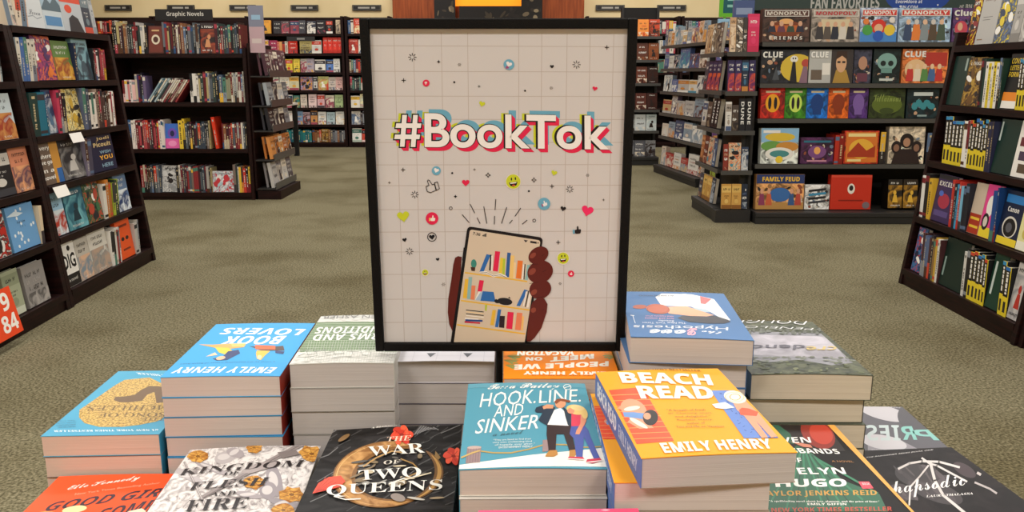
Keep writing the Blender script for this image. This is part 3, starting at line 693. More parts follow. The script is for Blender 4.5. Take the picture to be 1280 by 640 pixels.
fr(rr[6], [(324, 339, '#e8a03c', 'figure'), (342, 352, '#2a2628', 'title'), (352, 362, '#5a4a4c', 'figure'), (363, 374, '#8a3a48', 'band'), (374, 382, '#4a4a50', 'title'), (384, 395, '#3a3c48', 'figure'), (396, 407, '#1f1a20', 'title'), (408, 416, '#2a2024', 'band'), (420, 433, '#d8c0a0', 'figure')])
fr(rr[5], [(325, 336, '#e6b8b8', 'band'), (337, 347, '#a02a50', 'title')]); rr[5].spines(347, 361, ['#c8452f', '#e0a060', '#b03a30', '#d8cfc0'], .19, th=(.03, .05)); fr(rr[5], [(361, 372, '#d8301e', 'title'), (375, 390, '#b8a86a', 'title'), (390, 402, '#d8d4cc', 'band')])
for i in range(4): rr[5].face(404 + i * 6.1, 410 + i * 6.1, '#d42a18', '#e8402c', '#b8200f', 'band', hg=.235, th=.06, box=True, kind='boxed set', cat='boxed set', name='boxed_set')
fr(rr[4], [(334, 346, '#c8a8a0', 'title'), (348, 356, '#e8e2d4', 'title'), (357, 366, '#e8c83c', 'band'), (367, 375, '#ecd048', 'title'), (376, 384, '#c0b8ac', 'figure'), (384, 393, '#a89ca8', 'title'), (394, 407, '#e8e2d8', 'band'), (408, 417, '#4a74b8', 'band'), (417, 425, '#e2ded6', 'title')])
fr(rr[3], [(338, 349, '#d8dcc8', 'figure'), (350, 362, '#ded6c4', 'title'), (362, 374, '#d0c8a0', 'band'), (376, 391, '#8fa8d0', 'collage'), (392, 397, '#cfc8c0', 'band'), (398, 411, '#c8c47c', 'figure'), (411, 420, '#cfc0b4', 'title'), (420, 429, '#d4a8a0', 'title')])
fr(rr[2], [(344, 356, '#d88a78', 'title'), (357, 366, '#e8e4dc', 'band'), (367, 375, '#3a7a6c', 'figure'), (376, 384, '#d8c8b8', 'title'), (386, 396, '#e6c8c4', 'title'), (397, 406, '#d8a8ac', 'band'), (407, 418, '#e2d8c0', 'figure'), (419, 429, '#a8bc84', 'title')])
fr(rr[1], [(358, 370, '#e8e4dc', 'figure'), (371, 379, '#7a98b8', 'title'), (379, 388, '#b89aa0', 'figure'), (389, 397, '#c88c50', 'band'), (398, 408, '#e4e0d8', 'title'), (409, 419, '#b0c4c8', 'title'), (420, 431, '#d8d4cc', 'figure')])
rr[0].spines(359, 390, 'teal', .2, th=(.03, .04)); rr[0].spines(391, 402, ['#7a4a2c', '#8a5a38'], .2, th=(.03, .04)); rr[0].face(402, 411, '#b0843c', '#e8c87c', '#5a3a1c', 'figure', hg=.2, lean=-.08); rr[0].spines(411, 432, ['#8a5a38', '#5c5c60', '#6a6a70', '#7c7c80'], .2, th=(.03, .04))
hang_sign('shelf_sign', F1.x + .58, 13.05, 1.60, .42, .065, '#2a292a', 'charcoal genre sign on the second shelf of the red box bookcase', lambda A, w, h: A.rect(.36 * w, .3 * h, .64 * w, .7 * h, '#8a8884'), th=.012)
MASS.append(True)
for z, n in zip(FZ, rn7):
    r2 = Row(F2, z, n, 'end near the red boxes', pages=False, eps=5e-4); x = .05
    while x < 0.63:
        if rnd.random() < .6:
            w = rnd.uniform(.12, .15)
            if x + w > 0.645: break
            r2.face(x, x + w, rnd.choice(pal + SP['mix'][:8] + ['#e8843c', '#c8452f']), rnd.choice(SP['mix']), rnd.choice(SP['pale']), rnd.choice(sty), hg=rnd.uniform(.18, .22), th=.03, lean=-.08, px=False); x += w + .004
        else:
            w = min(rnd.uniform(.08, .2), 0.645 - x); r2.spines(x, x + w, 'mix', .21, th=(.028, .045), px=False); x += w + .004
F3 = wallcase(-5.41, 'dark back wall bookcase seen over the graphic novels', 'far bookcase'); F4 = wallcase(-6.85, 'dark back wall bookcase in the corner beyond the novels', 'corner bookcase')
for c_ in (F3, F4):
    r3 = Row(c_, FZ[6], 'top shelf', 'end by the wall corner', pages=False, eps=5e-4); r3.spines(.05, 1.36, 'mix', .2, th=(.03, .045), px=False)
MASS.pop()
# black category plates on the cream wall
for i, (a, b) in enumerate(((130, 163), (208, 242), (286, 319), (363, 397), (440, 476), (745, 781), (822, 858), (906, 928))):
    k = 13.45 / 1.04; x0 = (a - 640) / FPX * k; x1 = (b - 640) / FPX * k
    mb = MB(); mb.box(0, 0, 0, x1 - x0, .03, .085, DARKM); A = Art(mb, (0, 0, 0), (1, 0, 0), (0, 0, 1), (0, -1, 0), eps=5e-4); w = x1 - x0
    A.rect(.02 * w, .006, .98 * w, .079, '#6f6a62'); A.up(); A.rect(.035 * w, .012, .965 * w, .073, '#242222'); A.up(); A.rect(.2 * w, .03, .6 * w, .055, '#a8a49a'); A.rect(.66 * w, .03, .8 * w, .055, '#a8a49a')
    o = mb.build('category_plate', mat=Matrix.Translation((x0, 13.47, 2.07)))
    near = ['in the corner above the novels', 'above the graphic novel section sign', 'above the narrow faded poster', 'above the red box bookcase', 'beside the cherry wood panel on the bookcase side', 'beside the cherry wood panel on the games side', 'between the cherry panel and the green sign', 'partly behind the green sign'][i]
    tag(o, 'black category plate on the cream wall ' + near, 'sign', 'category plates on the cream wall')
# cherry wood alcove behind the poster
t = empty('cherry_alcove', (0, 13.3, 0)); tag(t, 'cherry wood alcove with a glowing orange arch and dark framed prints', 'alcove')
for x0, x1 in ((-1.82, -1.18), (.46, 1.10)):
    m = MB(); m.box(x0, 0, 0, x1, .18, 3.0, CHERRY); m.box(x0 + .05, -.01, .2, x1 - .05, 0, 1.85, CHERRY); m.build('pilaster', parent=t, bevel=.01)
m = MB(); m.box(-1.18, 0, 2.6, .46, .18, 3.0, CHERRY); m.build('lintel', parent=t)
m = MB(); m.box(-1.18, .14, 0, .46, .18, 2.6, CHERRY); m.build('back_panel', parent=t)
m = MB(); m.box(-.9, .05, 2.13, .2, .12, 2.6, M('#f08a1e', .5, .2, emit=1.1)); m.build('glowing_arch', parent=t)
def dark_pic(x0, x1, z0, z1, lab_, seed):
    q = random.Random(seed); mb = MB(); mb.box(x0, 0, z0, x1, .03, z1, M('#120d0c')); A = Art(mb, (x0, 0, z0), (1, 0, 0), (0, 0, 1), (0, -1, 0), eps=6e-4, clip=(.02, .02, x1 - x0 - .02, z1 - z0 - .02)); w, h = x1 - x0, z1 - z0
    for k in range(14): A.l = 1 + k; A.ell(q.uniform(.1, .9) * w, q.uniform(.1, .9) * h, q.uniform(.03, .12) * w, q.uniform(.02, .08) * h, q.choice(['#6a5c48', '#2c241e', '#8a7a60', '#3c3226', '#1c1614']), rot=q.uniform(0, 180), n=9)
    tag(mb.build('framed_print', mat=Matrix.Translation((0, 13.24, 0))), lab_, 'framed print', 'dark prints in the cherry alcove')
dark_pic(-1.18, -.86, 1.75, 2.5, 'dark framed print in the alcove on the bookcase side of the orange arch', 1)
dark_pic(-.80, .14, 1.75, 2.12, 'wide dark framed print below the glowing orange arch', 2)
dark_pic(.14, .46, 1.75, 2.5, 'dark framed print in the alcove on the games side of the orange arch', 3)
# ------------------------------------------------------------------ grey metal shelving on the games side
def gondola(name, case, W, zs, depth, H, label, shelf_d, group=None, base_d=None, sides=True, header=None, cat='shelving unit'):
    root = empty(name, (case.x, case.y, 0), case.rz); tag(root, label, cat, group)
    m = MB(); m.box(0, shelf_d, 0, W, shelf_d + .04, H, GREYM if not sides else DARKM); m.build('back_panel', parent=root)
    for x in (0, W - .03):
        m = MB(); m.box(x, shelf_d - .03, 0, x + .03, shelf_d + .06, H, GREYM); m.build('upright', parent=root)
    for z in zs[1:]:
        m = MB(); m.box(.0, 0, z - .02, W, shelf_d, z, DARKM); m.box(0, -.006, z - .028, W, 0, z + .004, M('#4c4a47', .45, .3)); m.build('shelf', parent=root)
    b = base_d or 0
    m = MB(); m.box(-.0, -b, 0, W, shelf_d, zs[0] - .03, M('#242322', .55)); m.box(0, -b - .008, zs[0] - .035, W, shelf_d, zs[0], GREYM); m.build('base_deck', parent=root, bevel=.004)
    return root
nm = ['lowest shelf', 'fourth shelf', 'third shelf', 'second shelf', 'top shelf']
# game gondola, facing the camera
GAZ = [.089, .441, .784, 1.044, 1.343]
GX = Case(1.85, 6.40, 0, 0, 'board game shelving')
GX.lo, GX.hi = .002, 1.82
g = gondola('game_gondola', GX, 1.84, GAZ, .9, 1.86, 'wide dark board game shelving with a green header sign and grey shelf edges', .40, base_d=.10)
m = MB(); m.box(.02, .37, 1.60, 1.84, .40, 1.86, M('#33433e', .5)); A = Art(m, (.02, .37, 1.60), (1, 0, 0), (0, 0, 1), (0, -1, 0), eps=4e-4)
hz = lambda px: GX.s_at(px, 1.62, .37) - .02
A.trect('FAN FAVORITES', hz(1013), .013, hz(1099), .10, '#b9b8b0', st='b', off=.01); 
A.ell((hz(1105) + hz(1187)) / 2, .11, (hz(1187) - hz(1105)) / 2, .135, '#23489a'); A.up()
A.trect('Even More at', hz(1119), .052, hz(1152), .078, '#dfe3ea', st='b'); A.trect('BN.COM', hz(1125), .01, hz(1147), .036, '#dfe3ea', st='b')
for a, b in ((.055, -.09), (.02, -.13), (.09, .12), (.03, .16)): A.ell((hz(1105) + hz(1187)) / 2 + b, a + .01, .007, .007, '#e8ecf0', n=6)
A.trect('at BN.COM', hz(1199), .013, hz(1230), .045, '#b9b8b0', st='b')
m.build('header_sign', parent=g)
q0, q1, q2, q3, q4 = [Row(GX, z, n, 'open end', pages=False, eps=4e-4) for z, n in zip(GAZ, nm)]
def mono(bg, band, fn=None, band2='#e9e4dc', tc='#c8282c', sub=None):
    def f(A, w, h):
        if fn: fn(A, w, h)
        A.l += 12; A.rect(.03 * w, .76 * h, .97 * w, .95 * h, band2); A.up(); A.rect(.045 * w, .78 * h, .955 * w, .93 * h, band); A.up()
        A.trect('MONOPOLY', .08 * w, .8 * h, .92 * w, .91 * h, tc, st='b', off=.015)
        if sub: A.trect(sub, .15 * w, .07 * h, .85 * w, .17 * h, '#e9e4dc', st='b')
    return f
def folk(cols, y0=.1, y1=.7, n=5, heads=('#d8a888',)):
    def f(A, w, h):
        for i in range(n):
            x = (.5 + i) / n * w * .8 + .1 * w; A.poly([(x - .09 * w, y0 * h), (x + .09 * w, y0 * h), (x + .06 * w, (y1 - .2) * h), (x - .06 * w, (y1 - .2) * h)], cols[i % len(cols)])
            A.l += 1; A.ell(x, (y1 - .13) * h, .045 * w, .08 * h, heads[i % len(heads)], n=12); A.l -= 1
    return f
def dk(c, f): return '#%02x%02x%02x' % tuple(max(0, min(255, int(v * f))) for v in rgb(c))
def G(row, a, b, col, label, hg, art0, th=.07, cat='board game', **k):
    plain = 'plain red' in label
    busy = not plain and 'tall party' not in label and 'olive' not in label
    def bits(A, w, h):
        q = random.Random(len(label) + int(a))
        for k in range(26 if busy else 0): A.ell(q.uniform(.05, .95) * w, q.uniform(.05, .72) * h, q.uniform(.02, .07) * w, q.uniform(.02, .08) * h, q.choice([dk(col, .45), dk(col, 1.4), dk(col, .8), '#8a4a34', '#c8a080', '#2a2628', '#6a7a8c', '#c8bca8']), rot=q.uniform(0, 180), n=7)
    art = art0 if plain else (lambda A, w, h: (A.fill(picmat((dk(col, .6), dk(col, 1.25), col), 14, 1.5, 4)), bits(A, w, h), art0(A, w, h)))
    row.face(a, b, col, hg=hg, th=th, lean=-.06, art=art, label=label, box=True, cat=cat, name='board_game', **k)
def sofa(A, w, h):
    A.ell(.5 * w, .4 * h, .38 * w, .24 * h, '#7a3a1a'); A.up(); A.rect(.25 * w, .3 * h, .75 * w, .5 * h, '#c0622a'); A.ell(.5 * w, .62 * h, .15 * w, .08 * h, '#e8b070'); A.up(); folk(['#2a2a3a', '#6a3a4a', '#3a4a3a'], .3, .68, 4)(A, w, h)
G(q4, 951, 1011, '#4a342c', 'dark board game box with an orange sofa scene reading Monopoly and Friends', .24, mono(0, '#5a3830', sofa, sub='F R I E N D S', tc='#d8d0c4'))
G(q4, 1013, 1073, '#9a8f84', 'grey-brown board game box with an office photo reading Monopoly', .24, mono(0, '#b0a498', lambda A, w, h: (A.rect(.2 * w, .08 * h, .8 * w, .68 * h, '#d8c8a4'), A.up(), folk(['#3a3638', '#5a5048', '#2a2c38', '#d8d0c4'], .08, .66, 5)(A, w, h)), tc='#b83038'))
def cartoon(A, w, h):
    A.rect(0, 0, w, .3 * h, '#4a8ad0'); 
    for i, (x, y, r, c) in enumerate(((.5, .45, .2, '#d83428'), (.5, .4, .12, '#e8b890'), (.2, .35, .14, '#4aa048'), (.8, .35, .15, '#e8c83c'), (.15, .6, .08, '#e8843c'), (.85, .65, .08, '#e8e0d8'), (.5, .18, .14, '#2a5ab8'))): A.l += 1; A.ell(x * w, y * h, r * w, r * h * 1.1, c)
G(q4, 1074, 1120, '#b8c4e0', 'pale blue board game box with busy red, green and yellow artwork reading Monopoly', .245, mono(0, '#d8342c', cartoon, tc='#f0ece4'))
G(q4, 1122, 1187, '#9cb4cc', 'widest light blue board game box with a row of drawn fighters reading Monopoly', .245, mono(0, '#d04038', lambda A, w, h: (A.ell(.5 * w, .22 * h, .3 * w, .14 * h, '#d8744a'), A.up(), folk(['#3a4a6a', '#e8843c', '#8a9498', '#5a4a3a', '#4a5a4a'], .05, .72, 5, ('#e8c0a0', '#d8d0c8'))(A, w, h)), tc='#f0ece4'))
def clue(col, fn, tc='#e9e6de', word='CLUE', x1=.45):
    def f(A, w, h):
        fn(A, w, h); A.l += 14; A.trect(word, .03 * w, .76 * h, x1 * w, .94 * h, tc, st='b', off=.02)
    return f
G(q4, 1189, 1216, '#5a3a6a', 'purple board game box reading Clue at the end of the top shelf', .245, clue(0, lambda A, w, h: (A.ell(.4 * w, .4 * h, .3 * w, .22 * h, '#c8485a'), A.up(), A.ell(.35 * w, .45 * h, .12 * w, .12 * h, '#e0b090')), x1=.95, word='Clue'))
G(q4, 1217, 1250, '#3a4a7a', 'blue board game box behind the yellow manuals on the top shelf', .24, mono(0, '#d8342c', cartoon, tc='#f0ece4'))
def moon(A, w, h):
    A.ell(.78 * w, .45 * h, .36 * w, .42 * h, '#d8b83c'); A.up(); A.ell(.7 * w, .72 * h, .08 * w, .1 * h, '#ece8dc'); A.ell(.95 * w, .6 * h, .09 * w, .12 * h, '#b8483c'); A.poly([(.62 * w, 0), (.78 * w, 0), (.73 * w, .64 * h), (.67 * w, .64 * h)], '#1c1a20'); A.poly([(.82 * w, 0), (1.05 * w, 0), (.98 * w, .5 * h), (.9 * w, .5 * h)], '#8a6a7a'); A.up(); A.ell(.68 * w, .74 * h, .015 * w, .03 * h, '#18161a', n=8); A.ell(.73 * w, .74 * h, .015 * w, .03 * h, '#18161a', n=8); A.poly([(.25 * w, .1 * h), (.4 * w, .1 * h), (.33 * w, .5 * h)], '#4a4e54')
G(q3, 950, 1009, '#26272c', 'black board game box with a yellow moon and thin figures reading Clue', .245, clue(0, moon))
def office(A, w, h):
    A.rect(0, 0, .5 * w, h, '#b8b8b4'); A.rect(.5 * w, 0, w, h, '#3a3230'); A.up(); A.poly([(.55 * w, 0), (.95 * w, 0), (.85 * w, .4 * h), (.62 * w, .4 * h)], '#b08a3c'); A.rect(.05 * w, .1 * h, .3 * w, .4 * h, '#6a5c50'); A.rect(.3 * w, .25 * h, .48 * w, .6 * h, '#e8e4dc'); A.up(); A.ell(.73 * w, .6 * h, .12 * w, .28 * h, '#d8a880'); A.up(); A.poly([(.6 * w, .7 * h), (.62 * w, .95 * h), (.85 * w, .95 * h), (.86 * w, .7 * h), (.74 * w, .82 * h)], '#3a2418'); A.rect(.64 * w, .6 * h, .71 * w, .66 * h, '#2a2422'); A.rect(.75 * w, .6 * h, .82 * w, .66 * h, '#2a2422')
G(q3, 1010, 1065, '#c4c2bc', 'pale board game box with a photographed man in glasses reading Clue', .245, clue(0, office, tc='#f4f2ec', x1=.42))
G(q3, 1066, 1088, '#3a3a4a', 'dark board game box with a small face beside the pale Clue box', .245, lambda A, w, h: (A.ell(.5 * w, .6 * h, .25 * w, .2 * h, '#b88a70'), A.rect(.2 * w, .05 * h, .8 * w, .3 * h, '#6a3a4a')))
def skull(A, w, h):
    A.ell(.5 * w, .62 * h, .36 * w, .26 * h, '#7fa8a0'); A.rect(.3 * w, .3 * h, .7 * w, .45 * h, '#6a948c'); A.up(); A.ell(.36 * w, .58 * h, .1 * w, .08 * h, '#12201f'); A.ell(.64 * w, .58 * h, .1 * w, .08 * h, '#12201f'); A.rect(.2 * w, .2 * h, .8 * w, .26 * h, '#12201f'); A.rect(.25 * w, .07 * h, .75 * w, .14 * h, '#c8cec8')
G(q3, 1090, 1124, '#162423', 'dark square game box with a pale green skull', .25, skull)
G(q3, 1126, 1183, '#d0743c', 'orange board game box crowded with cartoon diners reading Clue', .25, clue(0, lambda A, w, h: (A.ell(.3 * w, .4 * h, .24 * w, .3 * h, '#e8c090'), A.rect(.5 * w, .5 * h, .98 * w, .9 * h, '#b8382c'), A.up(), folk(['#c83a34', '#e8d8c0', '#5a8a4a', '#4a6a9a'], .06, .62, 5, ('#ecc8a0',))(A, w, h)), x1=.5))
for a, b, c, c2, k in ((950, 980, '#b8281c', '#e8a020', 'red and orange'), (980, 1007, '#3a7a1c', '#c8e060', 'bright green'), (1007, 1034, '#1c6ac0', '#0f3a7a', 'blue'), (1034, 1060, '#d8601c', '#8a3410', 'orange'), (1060, 1084, '#4a2a6a', '#7a5aa0', 'purple')):
    dark = c2 in ('#0f3a7a', '#8a3410', '#7a5aa0')
    G(q2, a, b, c, f'{k} tall party game box with {"an arched shape" if dark else "two small dark figures"} on the middle shelf', .226,
      (lambda c2, dk: lambda A, w, h: (A.ell(.5 * w, .5 * h, .3 * w, .3 * h, c2), A.up(), *( [A.rect(.3 * w, .12 * h, .7 * w, .5 * h, c2)] if dk else [A.ell(.38 * w, .5 * h, .07 * w, .2 * h, '#1c1418'), A.ell(.62 * w, .5 * h, .07 * w, .2 * h, '#1c1418')]), A.up(), A.rect(.2 * w, .84 * h, .8 * w, .9 * h, '#e8d8b0')))(c2, dark))
def vill(A, w, h):
    A.ell(.5 * w, .45 * h, .42 * w, .3 * h, '#5a6a24'); A.up(); A.trect('Villainous', .12 * w, .55 * h, .88 * w, .8 * h, '#8a9a4c', st='sc'); A.ell(.5 * w, .25 * h, .2 * w, .1 * h, '#3a481c')
G(q2, 1085, 1130, '#2f3a18', 'wide olive green game box with looping script lettering', .226, vill)
G(q2, 1132, 1172, '#17282c', 'near-black game box with a turquoise swirl on the middle shelf', .226, lambda A, w, h: (*[A.ell((.25 + .13 * i) * w, (.4 + .1 * (i % 2)) * h, .1 * w, .13 * h, '#3a8a94', rot=20 * i, n=9) for i in range(5)], A.rect(.2 * w, .74 * h, .8 * w, .86 * h, '#c8d0cc'), A.rect(.35 * w, .06 * h, .65 * w, .12 * h, '#8aa0a0')))
def land(A, w, h):
    A.rect(0, .6 * h, w, h, '#8ab8d8'); A.up(); A.ell(.5 * w, .75 * h, .4 * w, .12 * h, '#d8b83c'); A.ell(.3 * w, .5 * h, .3 * w, .14 * h, '#6a9a4a'); A.ell(.7 * w, .48 * h, .3 * w, .14 * h, '#c88a3c'); A.up(); A.ell(.5 * w, .28 * h, .38 * w, .18 * h, '#e8e4dc'); A.up(); A.ell(.5 * w, .28 * h, .26 * w, .1 * h, '#4a8a8a'); A.up(); A.ell(.5 * w, .12 * h, .1 * w, .1 * h, '#e8c83c'); A.rect(.05 * w, .86 * h, .5 * w, .94 * h, '#e8e4dc')
G(q1, 950, 997, '#c8ccc4', 'colourful square game box with a bright landscape and white plate shape', .27, land)
G(q1, 1000, 1041, '#4a2448', 'low purple game box with a glowing crest', .2, lambda A, w, h: (A.ell(.5 * w, .45 * h, .28 * w, .24 * h, '#7a4a80'), A.up(), A.ell(.5 * w, .5 * h, .1 * w, .14 * h, '#e8a860'), A.rect(.08 * w, .8 * h, .92 * w, .88 * h, '#2a6a80'), A.rect(.2 * w, .08 * h, .8 * w, .14 * h, '#c88aa0')))
q1.spines(1042, 1053, ['#b83020', '#8a2018'], .25, dp=.2, th=(.03, .035), kind='slim game box')
def catan(A, w, h):
    A.rect(.04 * w, .04 * h, .96 * w, .96 * h, '#d8762c'); A.up(); A.ell(.5 * w, .45 * h, .36 * w, .3 * h, '#e8b03c'); A.up(); A.poly([(.1 * w, .3 * h), (.4 * w, .65 * h), (.65 * w, .4 * h), (.9 * w, .55 * h), (.9 * w, .2 * h), (.1 * w, .2 * h)], '#a8381c'); A.rect(.1 * w, .82 * h, .9 * w, .92 * h, '#f0d890'); A.rect(.1 * w, .07 * h, .5 * w, .14 * h, '#f0d890')
G(q1, 1054, 1097, '#b83420', 'red and orange square game box with a mountain landscape', .25, catan)
q1.spines(1098, 1106, ['#2a2422', '#3a3030'], .27, dp=.2, th=(.03, .04), kind='slim game box')
G(q1, 1109, 1154, '#c8b8a0', 'cream square game box with three dark faces on the fourth shelf down', .28, lambda A, w, h: (A.poly([(.1 * w, 0), (.9 * w, 0), (.8 * w, .4 * h), (.2 * w, .4 * h)], '#2a1c1c'), *[(A.ell(x * w, y * h, .14 * w, .17 * h, '#241818'), A.ell(x * w, (y - .02) * h, .08 * w, .1 * h, '#8a6450')) for x, y in ((.22, .45), (.78, .45))], A.up(), A.ell(.5 * w, .62 * h, .19 * w, .2 * h, '#1c1214'), A.up(), A.ell(.5 * w, .58 * h, .1 * w, .12 * h, '#b08468')))
q1.spines(1156, 1190, 'dark', .25, dp=.2, th=(.04, .06), kind='slim game box')
def feud(A, w, h):
    A.rect(0, .74 * h, w, h, '#2a3a6a'); A.rect(0, 0, w, .2 * h, '#b88a4c'); A.ell(.5 * w, .42 * h, .22 * w, .2 * h, '#3a6aa8'); A.up(); A.trect('FAMILY FEUD', .12 * w, .8 * h, .9 * w, .93 * h, '#e8b83c', st='b', off=.02)
    for x, c in ((.12, '#8a3a5a'), (.27, '#c8603c'), (.74, '#3a5a8a'), (.88, '#b8483c')): A.poly([((x - .07) * w, .12 * h), ((x + .07) * w, .12 * h), ((x + .04) * w, .45 * h), ((x - .04) * w, .45 * h)], c); A.l += 1; A.ell(x * w, .52 * h, .035 * w, .08 * h, '#d8a080', n=10); A.l -= 1
G(q0, 944, 1004, '#c8925c', 'wide orange and blue game box reading Family Feud with small figures', .27, feud)
G(q0, 1005, 1036, '#dcdad6', 'small white game box with slanting black lettering', .19, lambda A, w, h: (*[A.poly([(.15 * w, (.7 - .16 * i) * h), (.85 * w, (.78 - .16 * i) * h), (.85 * w, (.87 - .16 * i) * h), (.15 * w, (.79 - .16 * i) * h)], ['#26262a', '#3a8ab0', '#26262a', '#3a3a40'][i]) for i in range(4)],))
G(q0, 1037, 1088, '#c8301c', 'plain red square game box with a small white oval', .265, lambda A, w, h: (A.rect(0, .93 * h, w, h, '#d84a34'), A.ell(.5 * w, .6 * h, .09 * w, .15 * h, '#ece6da'), A.up(), A.ell(.5 * w, .62 * h, .05 * w, .08 * h, '#2a2024'), A.rect(.2 * w, .24 * h, .8 * w, .28 * h, '#8a1c10'), A.ell(.88 * w, .12 * h, .09 * w, .1 * h, '#7a6a70')))
q0.face(1109, 1127, '#1c1610', '#c8922c', '#e0b03c', 'figure', hg=.22, th=.12, box=True, kind='game box', cat='board game', name='board_game'); q0.face(1128, 1146, '#241a10', '#c8922c', '#e0b03c', 'figure', hg=.22, th=.12, box=True, kind='game box', cat='board game', name='board_game')
q0.face(1160, 1200, '#3a2c2c', '#8a3a2c', '#c8b8a0', 'title', hg=.24, th=.12, box=True, kind='game box', cat='board game', name='board_game')
# stock stored behind the front boxes
# end of the game gondola, shelves towards the aisle
EZ = [.10, .395, .695, .987, 1.273]
EC = Case(1.562, 7.14, R(-88), 0, 'end display'); EC.lo, EC.hi = .032, .645
ed = gondola('end_display', EC, .68, EZ, .3, 1.27, 'grey end display of books and boxes at the aisle end of the board games', .2, base_d=.02, sides=False)
for z in EZ[1:]:
    m = MB(); m.box(.68, 0, z - .02, .765, .24, z, DARKM); m.box(.765, 0, z - .028, .771, .24, z + .004, M('#4c4a47', .45, .3)); m.build('shelf', parent=ed)
m = MB(); m.box(.68, -.03, 0, .78, .24, .095, GREYM); m.build('base_deck', parent=ed)
e0, e1, e2, e3, e4 = [Row(EC, z, n, 'far end', eps=4e-4) for z, n in zip(EZ, nm)]
def spread(row, specs, hg, th=.03, lean=-.1, total=.5, **k):
    x = .01; t = sum(s[0] for s in specs)
    for s in specs:
        w = s[0] / t * total
        row.face(x, x + w - .004, s[1], s[2], s[3], s[4], hg=hg * (s[5] if len(s) > 5 else 1), th=th, lean=lean, px=False, **k); x += w
spread(e4, [(1, '#c8a884', '#8a4a2c', '#e0c8a0', 'figure'), (1, '#d0b088', '#a06a3c', '#5a3a28', 'figure'), (1, '#8a7a68', '#c8b090', '#4a3a30', 'collage'), (1, '#3a3230', '#b09a80', '#6a5a4c', 'figure'), (.8, '#6a5a50', '#c8b8a0', '#2c2624', 'title')], .23)
spread(e3, [(1, '#4a4450', '#2a2430', '#8a3a3a', 'title'), (1, '#2a2050', '#d8542c', '#7a2a5a', 'scene'), (1, '#2c2254', '#d8542c', '#7a2a5a', 'scene'), (1, '#2a2050', '#e0602c', '#6a2a5a', 'scene')], .23)
spread(e2, [(1.2, '#c8c4bc', '#4a5a7a', '#a09488', 'band'), (1, '#5a4a40', '#8a7a60', '#2a2220', 'title')], .2, total=.3)
for i in range(2):
    e2.face(.31 + i * .1, .40 + i * .1, '#17161c', hg=.23, th=.04, px=False, art=lambda A, w, h: A.text('DUNE', (.3 * w, .9 * h), (.3 * w, .15 * h), (.72 * w, .9 * h), '#e6e4de', st='b'))
spread(e1, [(1, '#a8683c', '#c88a5c', '#5a3a28', 'band'), (1, '#6a3428', '#8a4a3c', '#c8a080', 'title'), (1.3, '#c87a5c', '#4a8a9a', '#e8c8a0', 'collage'), (.8, '#3a4a6a', '#5a7aa0', '#c8c8c8', 'figure')], .22)
spread(e0, [(1, '#3a3a4a', '#8a5a3c', '#c8a880', 'title'), (1, '#c89a4c', '#d8b060', '#8a5a28', 'band'), (1, '#c8964a', '#e0b868', '#8a5a28', 'band'), (.8, '#2a3448', '#5a6a8c', '#a8b0b8', 'figure')], .2)
# the same shelves' open end shows books to the camera
EF = Case(1.61, 6.395, 0, 0, 'corner of the end display'); EF.lo, EF.hi = .0, .225
def ends(z, cols, hg, name):
    r = Row(EF, z, name, 'aisle corner', eps=4e-4); x = 0.0
    for c in cols:
        r.face(x, x + c[1], c[0], c[3], c[4], c[2], hg=hg * (c[5] if len(c) > 5 else 1), th=.02, lean=-.08, px=False, d=.0, art=c[6] if len(c) > 6 else None); x += c[1] + .002
ends(EZ[4], [('#c8a078', .045, 'figure', '#8a4a2c', '#e8d0b0'), ('#8a7a6a', .05, 'collage', '#d8c8b0', '#3a3028'), ('#3a3430', .03, 'title', '#b8a890', '#6a5a4c'), ('#d82a5c', .085, 'band', '#e03a6a', '#c82450', 1.1)], .25, 'top shelf')
ends(EZ[3], [('#2a2050', .05, 'scene', '#d8542c', '#7a2a5a'), ('#2c2254', .05, 'scene', '#e0602c', '#7a2a5a'), ('#1c2a40', .05, 'band', '#3a6a8a', '#c8843c'), ('#2a2050', .05, 'scene', '#d8542c', '#6a2a5a')], .23, 'second shelf')
dune = lambda A, w, h: A.text('DUNE', (.3 * w, .9 * h), (.3 * w, .2 * h), (.8 * w, .9 * h), '#e6e4de', st='b')
ends(EZ[2], [('#d8d4cc', .045, 'band', '#a09488', '#4a5a7a', .9), ('#4a3c34', .05, 'title', '#8a7a60', '#2a2220', .8), ('#17161c', .048, 'band', '#17161c', '#17161c', 1, dune), ('#15141a', .048, 'band', '#17161c', '#17161c', 1, dune)], .24, 'third shelf')
ends(EZ[1], [('#8a3428', .035, 'title', '#c8a080', '#6a3428', .95), ('#d07a58', .095, 'collage', '#4a8a9a', '#e8c8a0'), ('#2c3a54', .055, 'figure', '#5a7aa0', '#c8c8c8', .85)], .21, 'fourth shelf')
ends(EZ[0], [('#c8964a', .075, 'band', '#e0b868', '#8a5a28'), ('#cc9c50', .075, 'band', '#d8b060', '#8a5a28'), ('#242c3c', .045, 'title', '#5a6a8c', '#a8b0b8')], .19, 'lowest shelf')
o_ = hang_sign('boxed_display', 1.66, 6.52, 1.285, .15, .37, '#4a5c8c', 'tall muted blue display box at the top of the end display', lambda A, w, h: (A.rect(.1 * w, .72 * h, .9 * w, .85 * h, '#8fa0c0'), A.ell(.5 * w, .35 * h, .3 * w, .2 * h, '#2c3a60')), th=.05, cat='box')

